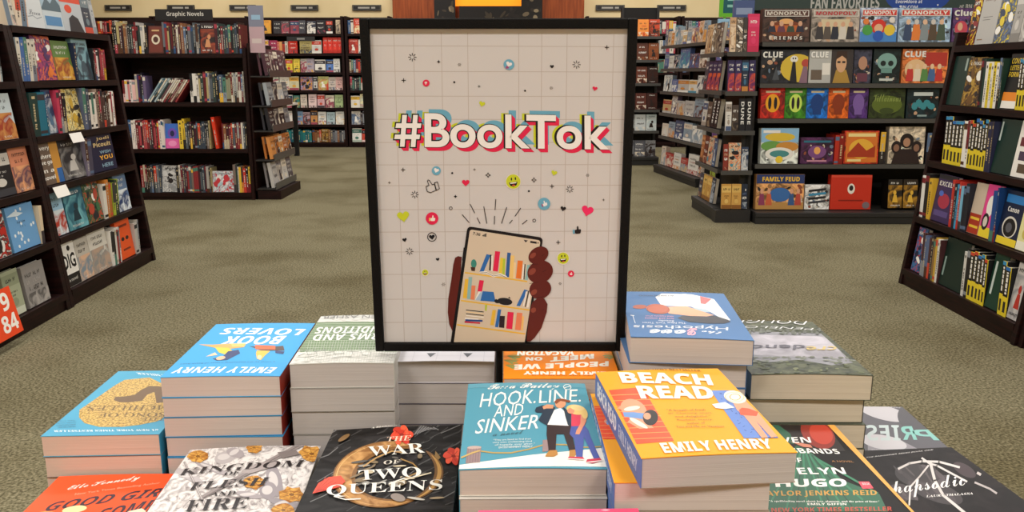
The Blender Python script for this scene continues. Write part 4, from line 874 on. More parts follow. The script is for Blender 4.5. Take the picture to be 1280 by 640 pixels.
# ------------------------------------------------------------------ second gondola further up the aisle
DC = Case(1.70, 9.80, R(-82.3), 0, 'far aisle shelving'); DC.lo, DC.hi = .032, 1.385; DZ = [.09, .42, .68, .92, 1.17, 1.42]
gondola('aisle_gondola', DC, 1.42, DZ, .5, 1.62, 'grey metal aisle shelving with mixed gifts beyond the board games', .36, base_d=.05)
nm6 = ['lowest shelf', 'fifth shelf', 'fourth shelf', 'third shelf', 'second shelf', 'top shelf']
fc = ['#b8b4b0', '#d8c8b8', '#5a6a9a', '#c8843c', '#8a9aa8', '#e8e4dc', '#a83a34', '#3a4a6a', '#c8a878', '#6a5a70', '#d8d4cc', '#4a8aa0']
for z, n in zip(DZ, nm6):
    r_ = Row(DC, z, n, 'far end', pages=False, eps=5e-4); x = .02
    while x < 1.28:
        w = rnd.uniform(.16, .34) if n != 'top shelf' else rnd.uniform(.08, .14)
        w = min(w, 1.39 - x)
        r_.face(x, x + w, rnd.choice(fc), rnd.choice(SP['warm'] + fc), rnd.choice(fc), rnd.choice(sty), hg=rnd.uniform(.13, .21), th=.05, lean=-.08, px=False, kind='gift box', cat='gift box', name='gift_box', box=True); x += w + .006
DE = Case(1.91, 8.07, 0, 0, 'end of the far aisle shelving')
t = empty('aisle_end_shelving', (1.91, 8.07, 0)); tag(t, 'grey end shelves of covers between the far aisle shelving and the games', 'shelving unit')
m = MB(); m.box(0, .24, 0, .8, .27, 1.62, GREYM); m.build('back_panel', parent=t)
for z in DZ:
    m = MB(); m.box(0, 0, z - .02, .8, .24, z, DARKM); m.box(0, -.006, z - .028, .8, 0, z + .004, M('#4c4a47', .45, .3)); m.build('shelf', parent=t)
m = MB(); m.box(0, 0, 0, .8, .24, .06, M('#242322', .55)); m.build('base_deck', parent=t)
for z, n in zip(DZ, nm6):
    r_ = Row(DE, z, n, 'aisle side', pages=False, eps=5e-4); x = .01
    while x < .6:
        w = rnd.uniform(.11, .17)
        r_.face(x, x + w, rnd.choice(['#8ab0c8', '#d8a070', '#c8bca8', '#4a6a8a', '#6a4a7a', '#a8b84c', '#e8d8c0']), rnd.choice(SP['warm']), rnd.choice(fc), rnd.choice(sty), hg=rnd.uniform(.17, .21), th=.03, lean=-.1, px=False); x += w + .006
# narrow tall rack beside the poster
RK = Case(1.36, 10.55, 0, 0, 'narrow tall rack'); RK.lo, RK.hi = .032, .44; KZ = [.10, .42, .68, 1.0, 1.28, 1.56]
gondola('narrow_rack', RK, .47, KZ, .4, 1.92, 'narrow tall dark rack of brown boxes and pale cards just beyond the poster edge', .3, base_d=.05)
cc = [['#8a8a8c', '#5a5a60'], ['#d8dad6', '#c8ccca', '#b8c4c4'], ['#3a1c14', '#5a2a1c', '#42201a'], ['#4a2218', '#6a3420', '#38180f'], ['#7a3c1c', '#5c2c18', '#8a4a24'], ['#e8642a', '#f0903c', '#c8482a']]
for z, n, c3 in zip(KZ, nm6, cc):
    r_ = Row(RK, z, n, 'side by the poster', pages=False, eps=5e-4)
    for i in range(3): r_.face(.03 + i * .14, .165 + i * .14, c3[i % len(c3)], c3[(i + 1) % len(c3)], '#e8d8c0' if i % 2 else '#2a1a14', ['band', 'title', 'figure'][i], hg=.2, th=.04, lean=-.08, px=False, kind='box', box=True, cat='box', name='gift_box')
hang_sign('hanging_sign', 2.02, 8.50, 1.66, .30, .36, '#6ab42c', 'green sign with a dark teal panel standing above the aisle shelves', lambda A, w, h: (A.rect(.12 * w, .1 * h, .88 * w, .62 * h, '#1a5a5c'), A.up(), A.rect(.25 * w, .42 * h, .7 * w, .5 * h, '#8ac0b0'), A.rect(.25 * w, .25 * h, .6 * w, .32 * h, '#8ac0b0')), feet=.038)
# wall bookcases on the games side, seen through the gap over the shelving
F5 = wallcase(1.12, 'dark back wall bookcase behind the narrow tall rack', 'wall bookcase behind the rack'); F6 = wallcase(2.56, 'dark back wall bookcase behind the aisle shelving', 'wall bookcase behind the aisle shelving')
MASS.append(True)
for c_ in (F5, F6):
    for z, n in zip(FZ[4:], rn7[::-1][:3][::-1]):
        r3 = Row(c_, z, n, 'end by the alcove', pages=False, eps=5e-4); r3.spines(.05, 1.36, 'mix', .2, th=(.04, .06), px=False)
MASS.pop()
o_ = MASSMB.build('distant_books'); tag(o_, 'rows of small far-off books on the outer back wall bookcases', 'books', kind='stuff')
# ------------------------------------------------------------------ display table
TT = 0.57
t = empty('display_table', (0.01, 0.83, 0)); tag(t, 'low brown wooden display table under the stacked paperbacks', 'table')
def rrect(x0, y0, x1, y1, r, n=6):
    P = []
    for cx, cy, a in ((x1 - r, y1 - r, 0), (x0 + r, y1 - r, 90), (x0 + r, y0 + r, 180), (x1 - r, y0 + r, 270)):
        for i in range(n + 1): P.append((cx + r * math.cos(R(a + 90 * i / n)), cy + r * math.sin(R(a + 90 * i / n))))
    return P
def slab(mb, P, z0, z1, m):
    n = len(P); mb.mesh([(x, y, z0) for x, y in P] + [(x, y, z1) for x, y in P], [(i, (i + 1) % n, n + (i + 1) % n, n + i) for i in range(n)] + [tuple(reversed(range(n))), tuple(range(n, 2 * n))], m)
m = MB(); slab(m, rrect(-.585, -.45, .60, .41, .04), TT - .035, TT, TABLEW); m.build('table_top', parent=t, bevel=.004)
m = MB(); m.box(-.53, -.40, TT - .11, .545, .36, TT - .036, TABLEW); m.build('apron', parent=t)
for x in (-.54, .49):
    for y in (-.41, .31):
        m = MB(); m.box(x, y, 0, x + .06, y + .06, TT - .036, TABLEW); m.build('leg', parent=t, bevel=.003)

# ------------------------------------------------------------------ big books
def big_book(label, x, y, z, rz, w, h, th, col, spine, page, art=None, px=None, flip=False, group=None, spine_art=None, curl=0.0, lift=(0, 0), hard=False, back=None, cat='book'):
    """origin at the near lower corner on the viewer's side; flip: top edge towards the viewer, spine on the far side of x"""
    root = empty('paperback' if not hard else 'hardcover_book', (x, y, z), R(rz)); tag(root, label, cat, group)
    ct = 0.0007 if not hard else 0.0025; ov = 0.0006 if not hard else 0.003
    mc = M(col, .5, .22); ms = M(spine, .5, .22)
    c = MB(); top = th
    c.box(0, 0, top - ct, w, h, top, mc); c.box(0, 0, 0, w, h, ct, M(back or col, .5, .22))
    sx0, sx1 = (w - ct, w) if flip else (0, ct)
    c.box(sx0, 0, ct, sx1, h, top - ct, ms)
    if art:
        hom = None
        if px:   # design measured in the photograph: map it onto this cover's own plane
            Q = Matrix.Translation((x, y, z)) @ Matrix.Rotation(R(rz), 4, 'Z'); px = []
            for a_, b_ in ((0, 0), (w, 0), (w, h), (0, h)):
                v = Q @ Vector((a_, b_, th)); d = v.y * math.cos(TILT) + (CAM_H - v.z) * math.sin(TILT)
                px.append((640 + FPX * v.x / d, 320 + FPX * ((CAM_H - v.z) * math.cos(TILT) - v.y * math.sin(TILT)) / d))
            hom = homography(px, [(0, 0), (w, 0), (w, h), (0, h)])
        A = Art(c, (0, 0, top), (1, 0, 0), (0, 1, 0), (0, 0, 1), hom=hom, eps=3.5e-5, clip=(0.0002, 0.0002, w - .0002, h - .0002))
        A.l = 5; art(A)
    if spine_art:
        if flip: B = Art(c, (w, 0, 0), (0, 1, 0), (0, 0, 1), (1, 0, 0), eps=2.5e-5)
        else: B = Art(c, (0, h, 0), (0, -1, 0), (0, 0, 1), (-1, 0, 0), eps=2.5e-5)
        spine_art(B, h, th)
    dz = lambda p: 0.0
    if curl or lift[0] or lift[1]:
        def dfm(v):
            if v.z < th * .5: return v
            def ff(u, q):
                e = (u if not flip else 1 - u)
                return curl * math.sin(math.pi * u) * (.6 + .4 * abs(1 - 2 * q)) + lift[0] * max(0, (q - .6) / .4) ** 2 * e + lift[1] * max(0, (.4 - q) / .4) ** 2 * e
            u, q = min(max(v.x / w, 0), 1), min(max(v.y / h, 0), 1)
            i, j = min(int(u * 8), 7), min(int(q * 6), 5); a_, b_ = u * 8 - i, q * 6 - j
            up_ = (1 - a_) * ((1 - b_) * ff(i / 8, j / 6) + b_ * ff(i / 8, (j + 1) / 6)) + a_ * ((1 - b_) * ff((i + 1) / 8, j / 6) + b_ * ff((i + 1) / 8, (j + 1) / 6))
            return Vector((v.x, v.y, v.z + up_ * min(1, (v.z - th * .5) / (th * .45))))
        c.build('cover', parent=root, deform=dfm, cuts=[(0, w * k / 8) for k in range(1, 8)] + [(1, h * k / 6) for k in range(1, 6)])
    else: c.build('cover', parent=root)
    p = MB(); a0, a1 = (ov, w - ct) if flip else (ct, w - ov)
    p.box(a0, ov, ct, a1, h - ov, th - ct, PAGE[page])
    if curl:
        p.build('page_block', parent=root, deform=lambda v: Vector((v.x, v.y, v.z + (curl * math.sin(math.pi * min(max(v.x / w, 0), 1)) * .8 * min(1, v.z / th) if v.z > th * .5 else 0))), cuts=[(0, w * k / 8) for k in range(1, 8)])
    else: p.build('page_block', parent=root)
    return root
jr = random.Random(3)
LAB = {}
def pile(n_under, bottom, x, y, rz, w, h, th, col, spine, page, what, flip=False, seed=1, jit=.003, **k):
    q = random.Random(seed)
    for i in range(n_under):
        z = bottom + i * th; a = R(rz)
        jx, jy, ja = q.uniform(-jit, jit), q.uniform(-jit * .6, jit), q.uniform(-.8, .8)
        big_book(f'{ordinal(i)} copy up from the table under {what}', x + jx, y + jy, z, rz + ja, w, h, th - .0004, col, spine, page, flip=flip, group=f'copies piled under {what}', curl=0.0, **k)

# ---- Hook, Line, and Sinker
Q1 = [(574, 586.6), (758.9, 581.5), (740, 476.9), (589.5, 476.9)]
def art_hook(A):
    A.view(560, 460, 3.555)
    A.poly([(50, 450), (45, 432), (200, 415), (380, 392), (560, 372), (670, 358), (710, 350), (712, 440)], '#f0ebe0'); A.up()
    A.rect(35, 50, 760, 90, '#5d9db0'); A.up()
    w = '#f1efe8'
    A.text('Tessa Bailey', (172, 108), (490, 102), (182, 78), w, st='sc', off=.01); A.ring(530, 88, 15, 18, w, n=16, k=.7); A.line([(518, 92), (542, 84)], 3, w)
    
    A.text('HOOK.', (140, 178), (388, 162), (152, 116), w, off=.0); A.text('LINE.', (404, 162), (590, 152), (408, 106), w, off=.0)
    A.text('AND', (203, 222), (330, 212), (212, 172), w, off=.0); A.text('SINKER', (118, 296), (400, 274), (134, 232), w, off=.002)
    A.text('a novel', (198, 308), (334, 298), (200, 290), '#38626f', st='sc')
    for i, (s_, a, b) in enumerate((('"They are fated to find their', 202, 370), ('very own enchanting kind', 198, 372), ('of happily ever after."', 208, 386), ('ENTERTAINMENT WEEKLY', 226, 376))):
        A.text(s_, (a, 330 + i * 11), (b, 326 + i * 11), (a, 321 + i * 11), w)
    A.up()
    A.line([(60, 400), (110, 380), (140, 372), (200, 382), (280, 384), (360, 368), (430, 346), (520, 346), (600, 356), (690, 350)], 6, '#b89a5a')
    A.poly([(86, 356), (148, 352), (142, 424), (78, 426)], '#9a8484'); A.ell(117, 356, 31, 7, '#c0a8a0'); A.poly([(421, 326), (446, 324), (446, 376), (420, 380)], '#9a8484')
    for k in range(5): A.up(); A.line([(90 + k * 12, 362), (85 + k * 12, 422)], 2, '#7f6c70')
    A.line([(60, 400), (110, 380), (140, 372)], 7, '#c8a868'); A.up()
    # man
    A.poly([(440, 258), (545, 258), (552, 300), (566, 372), (540, 376), (515, 300), (482, 300), (478, 376), (448, 378), (438, 300)], '#33262a')
    A.poly([(450, 374), (484, 372), (488, 392), (470, 402), (432, 402), (436, 392)], '#b98446'); A.poly([(540, 372), (566, 368), (572, 384), (560, 404), (538, 402)], '#b98446'); A.up()
    A.poly([(462, 196), (500, 182), (520, 200), (536, 262), (440, 258)], '#f1efec'); A.up()
    A.poly([(386, 196), (392, 182), (420, 172), (478, 180), (462, 214), (440, 262), (412, 246), (402, 236), (420, 205), (392, 204)], '#27394a'); A.poly([(512, 178), (545, 206), (546, 264), (532, 258), (520, 216)], '#27394a')
    A.ell(500, 164, 24, 20, '#d99a74', rot=-15); A.poly([(420, 178), (440, 168), (470, 170), (466, 186), (438, 186), (424, 190)], '#d99a74'); A.up(); A.poly([(472, 156), (486, 143), (510, 142), (546, 150), (540, 158), (500, 152), (482, 166)], '#8a4a2c'); A.up()
    # woman
    A.poly([(548, 258), (600, 252), (624, 280), (634, 310), (664, 380), (676, 404), (648, 408), (616, 336), (604, 312), (598, 402), (570, 402), (560, 320), (540, 300)], '#4a5aa0'); A.up()
    A.poly([(548, 206), (606, 204), (614, 240), (604, 262), (548, 264)], '#d8405a'); A.up(); A.poly([(590, 202), (616, 212), (614, 238), (584, 300), (566, 300), (570, 284), (588, 252)], '#dd9474'); A.up()
    A.ell(570, 190, 44, 22, '#e8c67c', rot=8); A.ell(606, 206, 14, 24, '#e8c67c', rot=-15); A.up(); A.ell(546, 196, 16, 13, '#dd9474'); A.ell(575, 182, 30, 12, '#f0d494', rot=6)
    A.poly([(536, 402), (600, 402), (606, 412), (580, 416), (532, 410)], '#c83a50'); A.poly([(618, 412), (676, 404), (684, 416), (640, 430), (614, 424)], '#c83a50'); A.up(); A.line([(534, 411), (604, 414)], 4, '#efe6de'); A.line([(618, 426), (684, 416)], 4, '#efe6de')
big_book('teal paperback with a couple by a rope fence, top of its pile before the poster', -.0475, .691, .775 - .0256, .6, .1325, .2115, .0256, '#5497ab', '#5497ab', 'tan', art_hook, Q1, curl=.0016, back='#e6e0d4')
pile(7, TT, -.049, .688, .5, .1325, .2115, .0256, '#c9c2b8', '#5497ab', 'tan', 'the teal couple paperback', seed=4, back='#b8b0a6')

# ---- Beach Read, twisted on top
Q2 = [(800.9, 574.7), (997.8, 566.4), (897.4, 462.5), (745.3, 461.3)]
BR = '#f0a42c'
def art_beach(A):
    A.view(740, 450, 3.367)
    A.poly([(70, 128), (180, 120), (232, 150), (345, 345), (188, 355), (140, 260)], '#e8502a'); A.up()
    for k in range(9):
        y = 150 + k * 23; A.line([(72 + k * 13, y), (238 + k * 13, y - 4)], 2.6, '#f2a25a')
    A.up()
    A.ell(175, 210, 58, 40, '#e09a78', rot=25); A.poly([(104, 205), (150, 176), (205, 180), (190, 200), (140, 215)], '#e09a78'); A.poly([(150, 262), (180, 230), (240, 265), (260, 290), (200, 292)], '#e09a78'); A.up(); A.ell(168, 206, 34, 9, '#f3dfce', rot=-8); A.ell(196, 268, 44, 9, '#f3dfce', rot=30); A.up()
    A.poly([(130, 222), (175, 222), (220, 228), (232, 242), (215, 252), (175, 246), (135, 240)], '#6c94cc'); A.up(); A.ell(246, 246, 32, 33, '#201a1c'); A.up(); A.ell(232, 240, 16, 14, '#e09a78', rot=20)
    A.poly([(500, 132), (600, 130), (650, 190), (785, 330), (640, 335), (545, 200)], '#5f82c8'); A.up()
    q = random.Random(5)
    for k in range(60):
        y = q.uniform(140, 330); x = 510 + (y - 132) * .7 + q.uniform(0, 110); A.line([(x, y), (x + q.uniform(4, 9), y + q.uniform(-5, 5))], 2.5, '#34519a')
    A.up(); A.poly([(590, 178), (640, 170), (700, 225), (715, 245), (780, 325), (755, 332), (690, 260), (740, 330), (715, 334), (640, 240), (610, 215)], '#e09a78'); A.up(); A.poly([(630, 205), (660, 208), (700, 222), (692, 240), (625, 236), (618, 215)], '#e8502a'); A.up(); A.ell(602, 160, 48, 26, '#f4ead2', rot=12); A.up(); A.ring(602, 160, 20, 24, '#d8973c', n=20, k=.6); A.ring(600, 160, 38, 41, '#d8b070', n=24, k=.52)
    A.poly([(505, 192), (560, 182), (600, 205), (560, 212), (520, 208)], '#dfe6ee'); A.up()
    w = '#f8f0e0'
    A.text('NEW YORK TIMES BESTSELLER', (105, 44), (460, 54), (102, 36), '#6a4a18')
    A.text('BEACH', (128, 102), (512, 112), (108, 56), w, st='b', off=.022); A.text('READ', (206, 168), (520, 170), (182, 114), w, st='b', off=.022)
    for i, (t_, a, b) in enumerate((('"A breath of fresh', 316, 478), ('air. Charming, smart,', 322, 508), ('and delightful."', 350, 500), ('Readable, breezy,', 360, 510), ('author of', 400, 476), ('You and Me on Vacation', 354, 556))): A.text(t_, (a, 222 + i * 14), (b, 220 + i * 14), (a - 3, 213 + i * 14), '#8a5a20')
    A.text('EMILY HENRY', (306, 398), (766, 378), (282, 356), w, st='b', off=.015)
def spine_beach(A, L, th):
    A.trect('BEACH READ', .012, th * .22, L * .52, th * .8, '#e8eef4', st='b', off=.02); A.trect('EMILY HENRY', L * .57, th * .28, L * .93, th * .72, '#c9d6ea', st='b')
    q = random.Random(2)
    for k in range(50): a = q.uniform(.004, L - .008); b = q.uniform(.002, th - .003); A.line([(a, b), (a + .003, b + q.uniform(-.0015, .0015))], .0006, '#34519a')
big_book('yellow beach paperback twisted askew on top of its pile, sunbathers on the cover', .1055, .634, .8135 - .0272, 5.0, .1315, .203, .0272, BR, '#5676b8', 'grey', art_beach, Q2, curl=.0012, back='#a08e80', spine_art=spine_beach)
def art_beach2(A):   # the same cover seen only at its spine side
    w, h = .1315, .203
    A.poly([(0, .085 * 1), (.052, .085), (.052, .165), (0, .165)], '#e8502a'); A.up()
    for k in range(9): A.line([(0, .089 + k * .009), (.052, .089 + k * .009)], .0009, '#f2a25a')
    A.ell(.028, .125, .022, .014, '#e09a78'); A.up(); A.rect(.008, .118, .034, .127, '#6c94cc'); A.up(); A.ell(.042, .122, .01, .01, '#201a1c')
    A.trect('EMILY HENRY', .022, .018, .122, .032, '#f8f0e0', st='b', off=.028); A.trect('BEACH', .02, .183, .1, .197, '#f8f0e0', st='b', off=.03)
big_book('second yellow beach paperback, square under the twisted one', .0853, .646, .8135 - .0272 - .0266, .4, .1315, .1995, .0262, BR, '#5676b8', 'pink', art_beach2, None, back='#a08e80', spine_art=spine_beach)
pile(7, TT, .0862, .644, .0, .131, .1995, .0271, '#a89484', '#5676b8', 'pink', 'the yellow beach paperbacks', seed=9, jit=.0012)

# ---- pink and blue covers tucked at the near edge
def art_pink(A):
    A.view(560, 460, 3.555)
    A.text("\u201cMy favorite \u2018smash the patriarchy\u2019 couple\u201d", (290, 616), (800, 600), (290, 602), '#7a1c3c', st='s'); A.text("\u2014 Jen DeLuca, author of Well Met", (352, 632), (752, 622), (352, 618), '#7a1c3c', st='s')
    for x, y in ((230, 615), (320, 598), (560, 590), (700, 632), (830, 610)): A.ell(x, y, 14, 5, '#f59ab0'); A.line([(x - 18, y), (x + 18, y)], 3, '#f7b0c0')
big_book('bright pink paperback with dark quote lettering, poking out before the teal couple paperback', -.0225, .4335, .741, 1.5, .133, .2035, .0245, '#f0567e', '#e04a70', 'pink', art_pink, [(594, 820), (860, 815), (812, 618.5), (616, 621)])
big_book('blue paperback mostly under the bright pink one', -.092, .4455, .7155, 1.5, .131, .2035, .0248, '#4a8fc0', '#2a3a60', 'pink', lambda A: A.trect('THE FLATSHARE', .01, .185, .09, .195, '#e8eef4', st='b'), None)
pile(5, TT, -.06, .44, 1, .133, .2035, .0288, '#3c5c8a', '#2a3a60', 'pink', 'the blue paperback at the near edge', seed=12)

# ---- The War of Two Queens
def art_war(A):
    A.fill(noise_mat('smoky_print', '#080707', '#2e2b2c', scale=(1, 2.2, 1), nscale=24, detail=6, rough=.5, dist=1.6, spec=.22, pos=(.42, .72)))
    A.view(370, 520, 5.333)
    q = random.Random(11)
    for k in range(70):
        x, y = q.uniform(60, 1060), q.uniform(90, 640); l = q.uniform(40, 130); g = q.choice(['#3a3838', '#4c4a4a', '#2c2a2b', '#6a6868'])
        A.line([(x, y), (x + l, y - l * q.uniform(.3, .7)), (x + l * 1.6, y - l * .8)], q.uniform(2, 9), g)
        if k % 14 == 0: A.up()
    A.up()
    for k in range(16): A.line([(780 + k * 9, 150 - k * 3), (830 + k * 8, 90 + k * 2)], 5, '#7c7a7a' if k % 2 else '#4a4848')
    A.up()
    # gold crescent
    def cres(a0, a1, n, r0f, r1f, c):
        for i in range(n):
            t0, t1 = R(a0 + (a1 - a0) * i / n), R(a0 + (a1 - a0) * (i + 1) / n)
            f = lambda t, fr: (620 + (1 + fr) * 335 * math.cos(t) + 40 * math.sin(t) * -1 * .9, 400 + (1 + fr) * 205 * math.sin(t))
            u0, u1 = i / n, (i + 1) / n
            w0, w1 = math.sin(math.pi * u0) ** .6, math.sin(math.pi * u1) ** .6
            A.poly([f(t0, r0f * w0), f(t0, r1f * w0), f(t1, r1f * w1), f(t1, r0f * w1)], c)
    cres(50, 305, 40, -.34, .12, '#7c5222'); A.up(); cres(60, 290, 40, -.26, .09, noise_mat('gilt_print', '#8a5a26', '#c8965a', nscale=70, detail=4, rough=.45, dist=.8)); A.up(); cres(90, 250, 30, .03, .05, '#d8b070')
    cres(-50, 60, 26, -.1, .08, '#6c4820'); A.up(); cres(-40, 50, 26, -.04, .04, '#b88a48'); A.up()
    for k in range(26):
        x, y = q.uniform(400, 860), q.uniform(260, 470); A.ell(x, y, q.uniform(15, 60), q.uniform(5, 16), q.choice(['#9a968e', '#5c5852', '#c8b89a', '#7c6a50', '#3c3836', '#2a2626']), rot=q.uniform(-40, 10), n=10)
        if k % 8 == 0: A.up()
    A.up(); A.line([(450, 350), (540, 290), (640, 250), (720, 260)], 9, '#b89058'); A.line([(700, 300), (780, 330), (830, 380), (720, 430)], 8, '#a07c44'); A.line([(620, 470), (760, 430), (900, 390)], 7, '#e0d0b0'); A.up()
    def flower(x, y, s, rot=0):
        for k in range(6):
            a = R(rot + k * 60); A.ell(x + s * .55 * math.cos(a), y + s * .38 * math.sin(a), s * .5, s * .3, ['#e2472c', '#c83422', '#ee5a3a'][k % 3], rot=math.degrees(a) * .8)
        A.up(); A.ell(x, y, s * .2, s * .12, '#8a1c14'); A.up()
        for k in range(5): A.line([(x, y), (x + s * .8 * math.cos(k * 1.3), y + s * .5 * math.sin(k * 1.3))], 3, '#9a2418')
    flower(705, 150, 75); flower(1050, 280, 70, 20); A.poly([(110, 530), (150, 460), (220, 420), (300, 412), (330, 450), (290, 490), (200, 510)], '#e2472c'); A.up()
    for k in range(6): A.line([(130, 520), (200 + k * 24, 420 + k * 12)], 4, '#b02c1c')
    A.poly([(930, 250), (965, 290), (945, 310), (925, 280)], '#8a6a3c'); A.ell(320, 160, 44, 14, '#7c5c34', rot=-30); A.ell(680, 560, 50, 26, '#8c8078', rot=15); A.ell(800, 566, 60, 8, '#b8b0a4', rot=8); A.ell(940, 560, 50, 7, '#a89070', rot=-4); A.up(3)
    w = '#e9e4da'
    A.text('A BLOOD AND ASH NOVEL', (503, 108), (905, 78), (508, 98), w, st='s')
    A.text('THE', (600, 192), (762, 184), (610, 164), '#e8c8b0', st='s', off=-.005); A.text('WAR', (492, 284), (862, 262), (478, 222), w, st='s', off=-.005); A.text('OF', (582, 340), (690, 332), (588, 314), '#d8cfc0', st='s', off=-.005)
    A.text('TWO', (422, 446), (838, 420), (415, 378), w, st='s', off=-.005); A.text('QUEENS', (200, 560), (972, 520), (208, 476), w, st='s', off=-.005)
    A.line([(255, 552), (330, 574), (430, 570)], 7, w); A.line([(620, 468), (720, 432), (740, 440)], 7, w)
big_book('black hardcover with gold crescent, red poppies and white capitals', -.2055, .686, TT + .108, .6, .150, .2275, .036, '#161415', '#121011', 'cream', art_war, [(318, 690), (575, 690), (580, 534.5), (416, 541)], hard=True, lift=(.006, 0), curl=.001)
for i in range(3): big_book(f'{ordinal(i)} black hardcover up from the table under the poppy cover', -.2055 + .001 * i, .686, TT + .036 * i, .6 + .3 * i, .150, .2275, .0356, '#161415', '#121011', 'cream', hard=True, group='hardcovers piled under the poppy cover')

# ---- A Kingdom of Flesh and Fire
def art_king(A):
    A.fill(noise_mat('engraved_print', '#8c8382', '#e2dbd7', scale=(1.6, 1, 1), nscale=48, detail=8, rough=.55, dist=2.2, spec=.2, pos=(.34, .56)))
    A.view(180, 540, 5.333)
    q = random.Random(21)
    for k in range(90):
        x, y = q.uniform(60, 1150), q.uniform(90, 620); r = q.uniform(20, 70)
        A.ring(x, y, r, r + q.uniform(1.5, 4), q.choice(['#b8b0ac', '#c8c0bc', '#a8a0a0', '#e8e4e0']), n=9, a0=q.uniform(0, 360), a1=q.uniform(60, 200) + 180, k=.45)
        if k % 15 == 0: A.up()
    A.up()
    for c in ((540, 180, 70, 40), (610, 150, 60, 32), (870, 330, 50, 110), (830, 400, 60, 60), (450, 250, 120, 20), (300, 300, 110, 26), (940, 480, 110, 26), (700, 430, 90, 22)):
        A.ell(*c, q.choice(['#a39a9c', '#b4acac', '#968e92']), rot=q.uniform(-30, 30)); A.up(); A.ell(c[0] - 8, c[1] - 4, c[2] * .6, c[3] * .5, '#cdc6c4', rot=q.uniform(-30, 30))
    A.up()
    def gold(x, y, s, rot=0):
        P = []
        for k in range(14):
            a = R(rot + k * 360 / 14); rr_ = s * (1 if k % 2 else .86) * q.uniform(.85, 1.1); P.append((x + rr_ * math.cos(a), y + rr_ * .62 * math.sin(a)))
        A.poly(P, noise_mat('amber_print', '#9a5c1c', '#e0a850', nscale=160, detail=3, rough=.5, dist=1)); A.up(); A.ell(x, y, s * .3, s * .16, '#d89c3c'); A.ell(x, y, s * .18, s * .1, '#6a4018')
        for k in range(7): A.line([(x, y), (x + s * .85 * math.cos(k * .9), y + s * .5 * math.sin(k * .9))], 3, '#8a5a20')
    gold(360, 170, 78); gold(1120, 152, 90, 10); gold(735, 345, 80, 5); gold(985, 425, 90, 20); gold(735, 120, 60); gold(930, 530, 80); A.up(3)
    A.poly([(380, 440), (360, 470), (410, 450), (1080, 95), (1060, 80), (990, 110)], '#8f8583'); A.up(); A.line([(400, 450), (1060, 90)], 5, '#6c6262'); A.poly([(640, 290), (760, 220), (900, 205), (880, 240), (720, 290)], '#a39896'); A.poly([(890, 150), (1010, 130), (1040, 160), (920, 190)], '#7c7270'); A.line([(270, 210), (420, 530)], 13, '#8c8280'); A.up(); A.line([(272, 212), (420, 530)], 4, '#d0cac8'); A.up(2)
    c = '#1e181b'; A.up(2)
    A.text('KINGDOM', (228, 300), (1048, 240), (262, 255), c, st='s', off=-.004); 
    A.text('OF', (532, 310), (632, 300), (545, 282), c, st='s', off=-.004); A.text('FLESH', (292, 402), (808, 368), (330, 348), c, st='s', off=-.004); A.text('AND', (440, 446), (604, 436), (455, 416), c, st='s', off=-.004); A.text('FIRE', (268, 545), (680, 524), (300, 470), c, st='s', off=-.004)
    A.text('A BLOOD AND ASH NOVEL', (780, 124), (1030, 112), (800, 112), '#9a9292', st='s')
big_book('white and grey engraved hardcover with amber flowers and crossed swords', -.3585, .679, TT + .0915, 4.0, .150, .229, .0305, '#cfc8c4', '#b8b0ac', 'cream', art_king, [(150, 690), (400, 690), (405, 557), (240, 563.4)], hard=True, curl=.002)
for i in range(3): big_book(f'{ordinal(i)} pale hardcover up from the table under the engraved sword cover', -.3585 + .001 * i, .679, TT + .0305 * i, 4.0 - .4 * i, .150, .229, .0301, '#cfc8c4', '#b8b0ac', 'cream', hard=True, group='hardcovers piled under the sword cover')

# ---- Good Girl Complex
def art_good(A):
    A.view(40, 440, 3.2)
    w = '#f6e8dc'
    A.text('Elle Kennedy', (135, 562), (425, 518), (150, 538), w, st='sc', off=.008); A.text('New York Times Bestselling Author', (170, 578), (510, 530), (174, 568), '#f8b090')
    n = '#33202e'
    A.text('GOOD GIRL', (45, 640), (548, 572), (78, 604), n, st='bi', off=.0); A.text('COMPLEX', (250, 676), (640, 600), (275, 632), n, st='bi', off=.0)
    A.ell(170, 632, 50, 14, '#f2d8a0', rot=-8); A.poly([(380, 640), (440, 626), (460, 640), (440, 652)], '#f6dcc0')
    A.ell(60, 660, 60, 20, '#e8c070')
big_book('orange-red paperback with slanted navy capitals beside the engraved hardcover', -.5265, .715, TT + .0554, 3, .1335, .2035, .0277, '#f0582c', '#d84a22', 'pink', art_good, [(-5, 700), (175, 694), (218, 593), (79, 594.7)], curl=.001)
pile(2, TT, -.5265, .715, 3, .1335, .2035, .0277, '#f0582c', '#d84a22', 'pink', 'the orange-red paperback', seed=5)

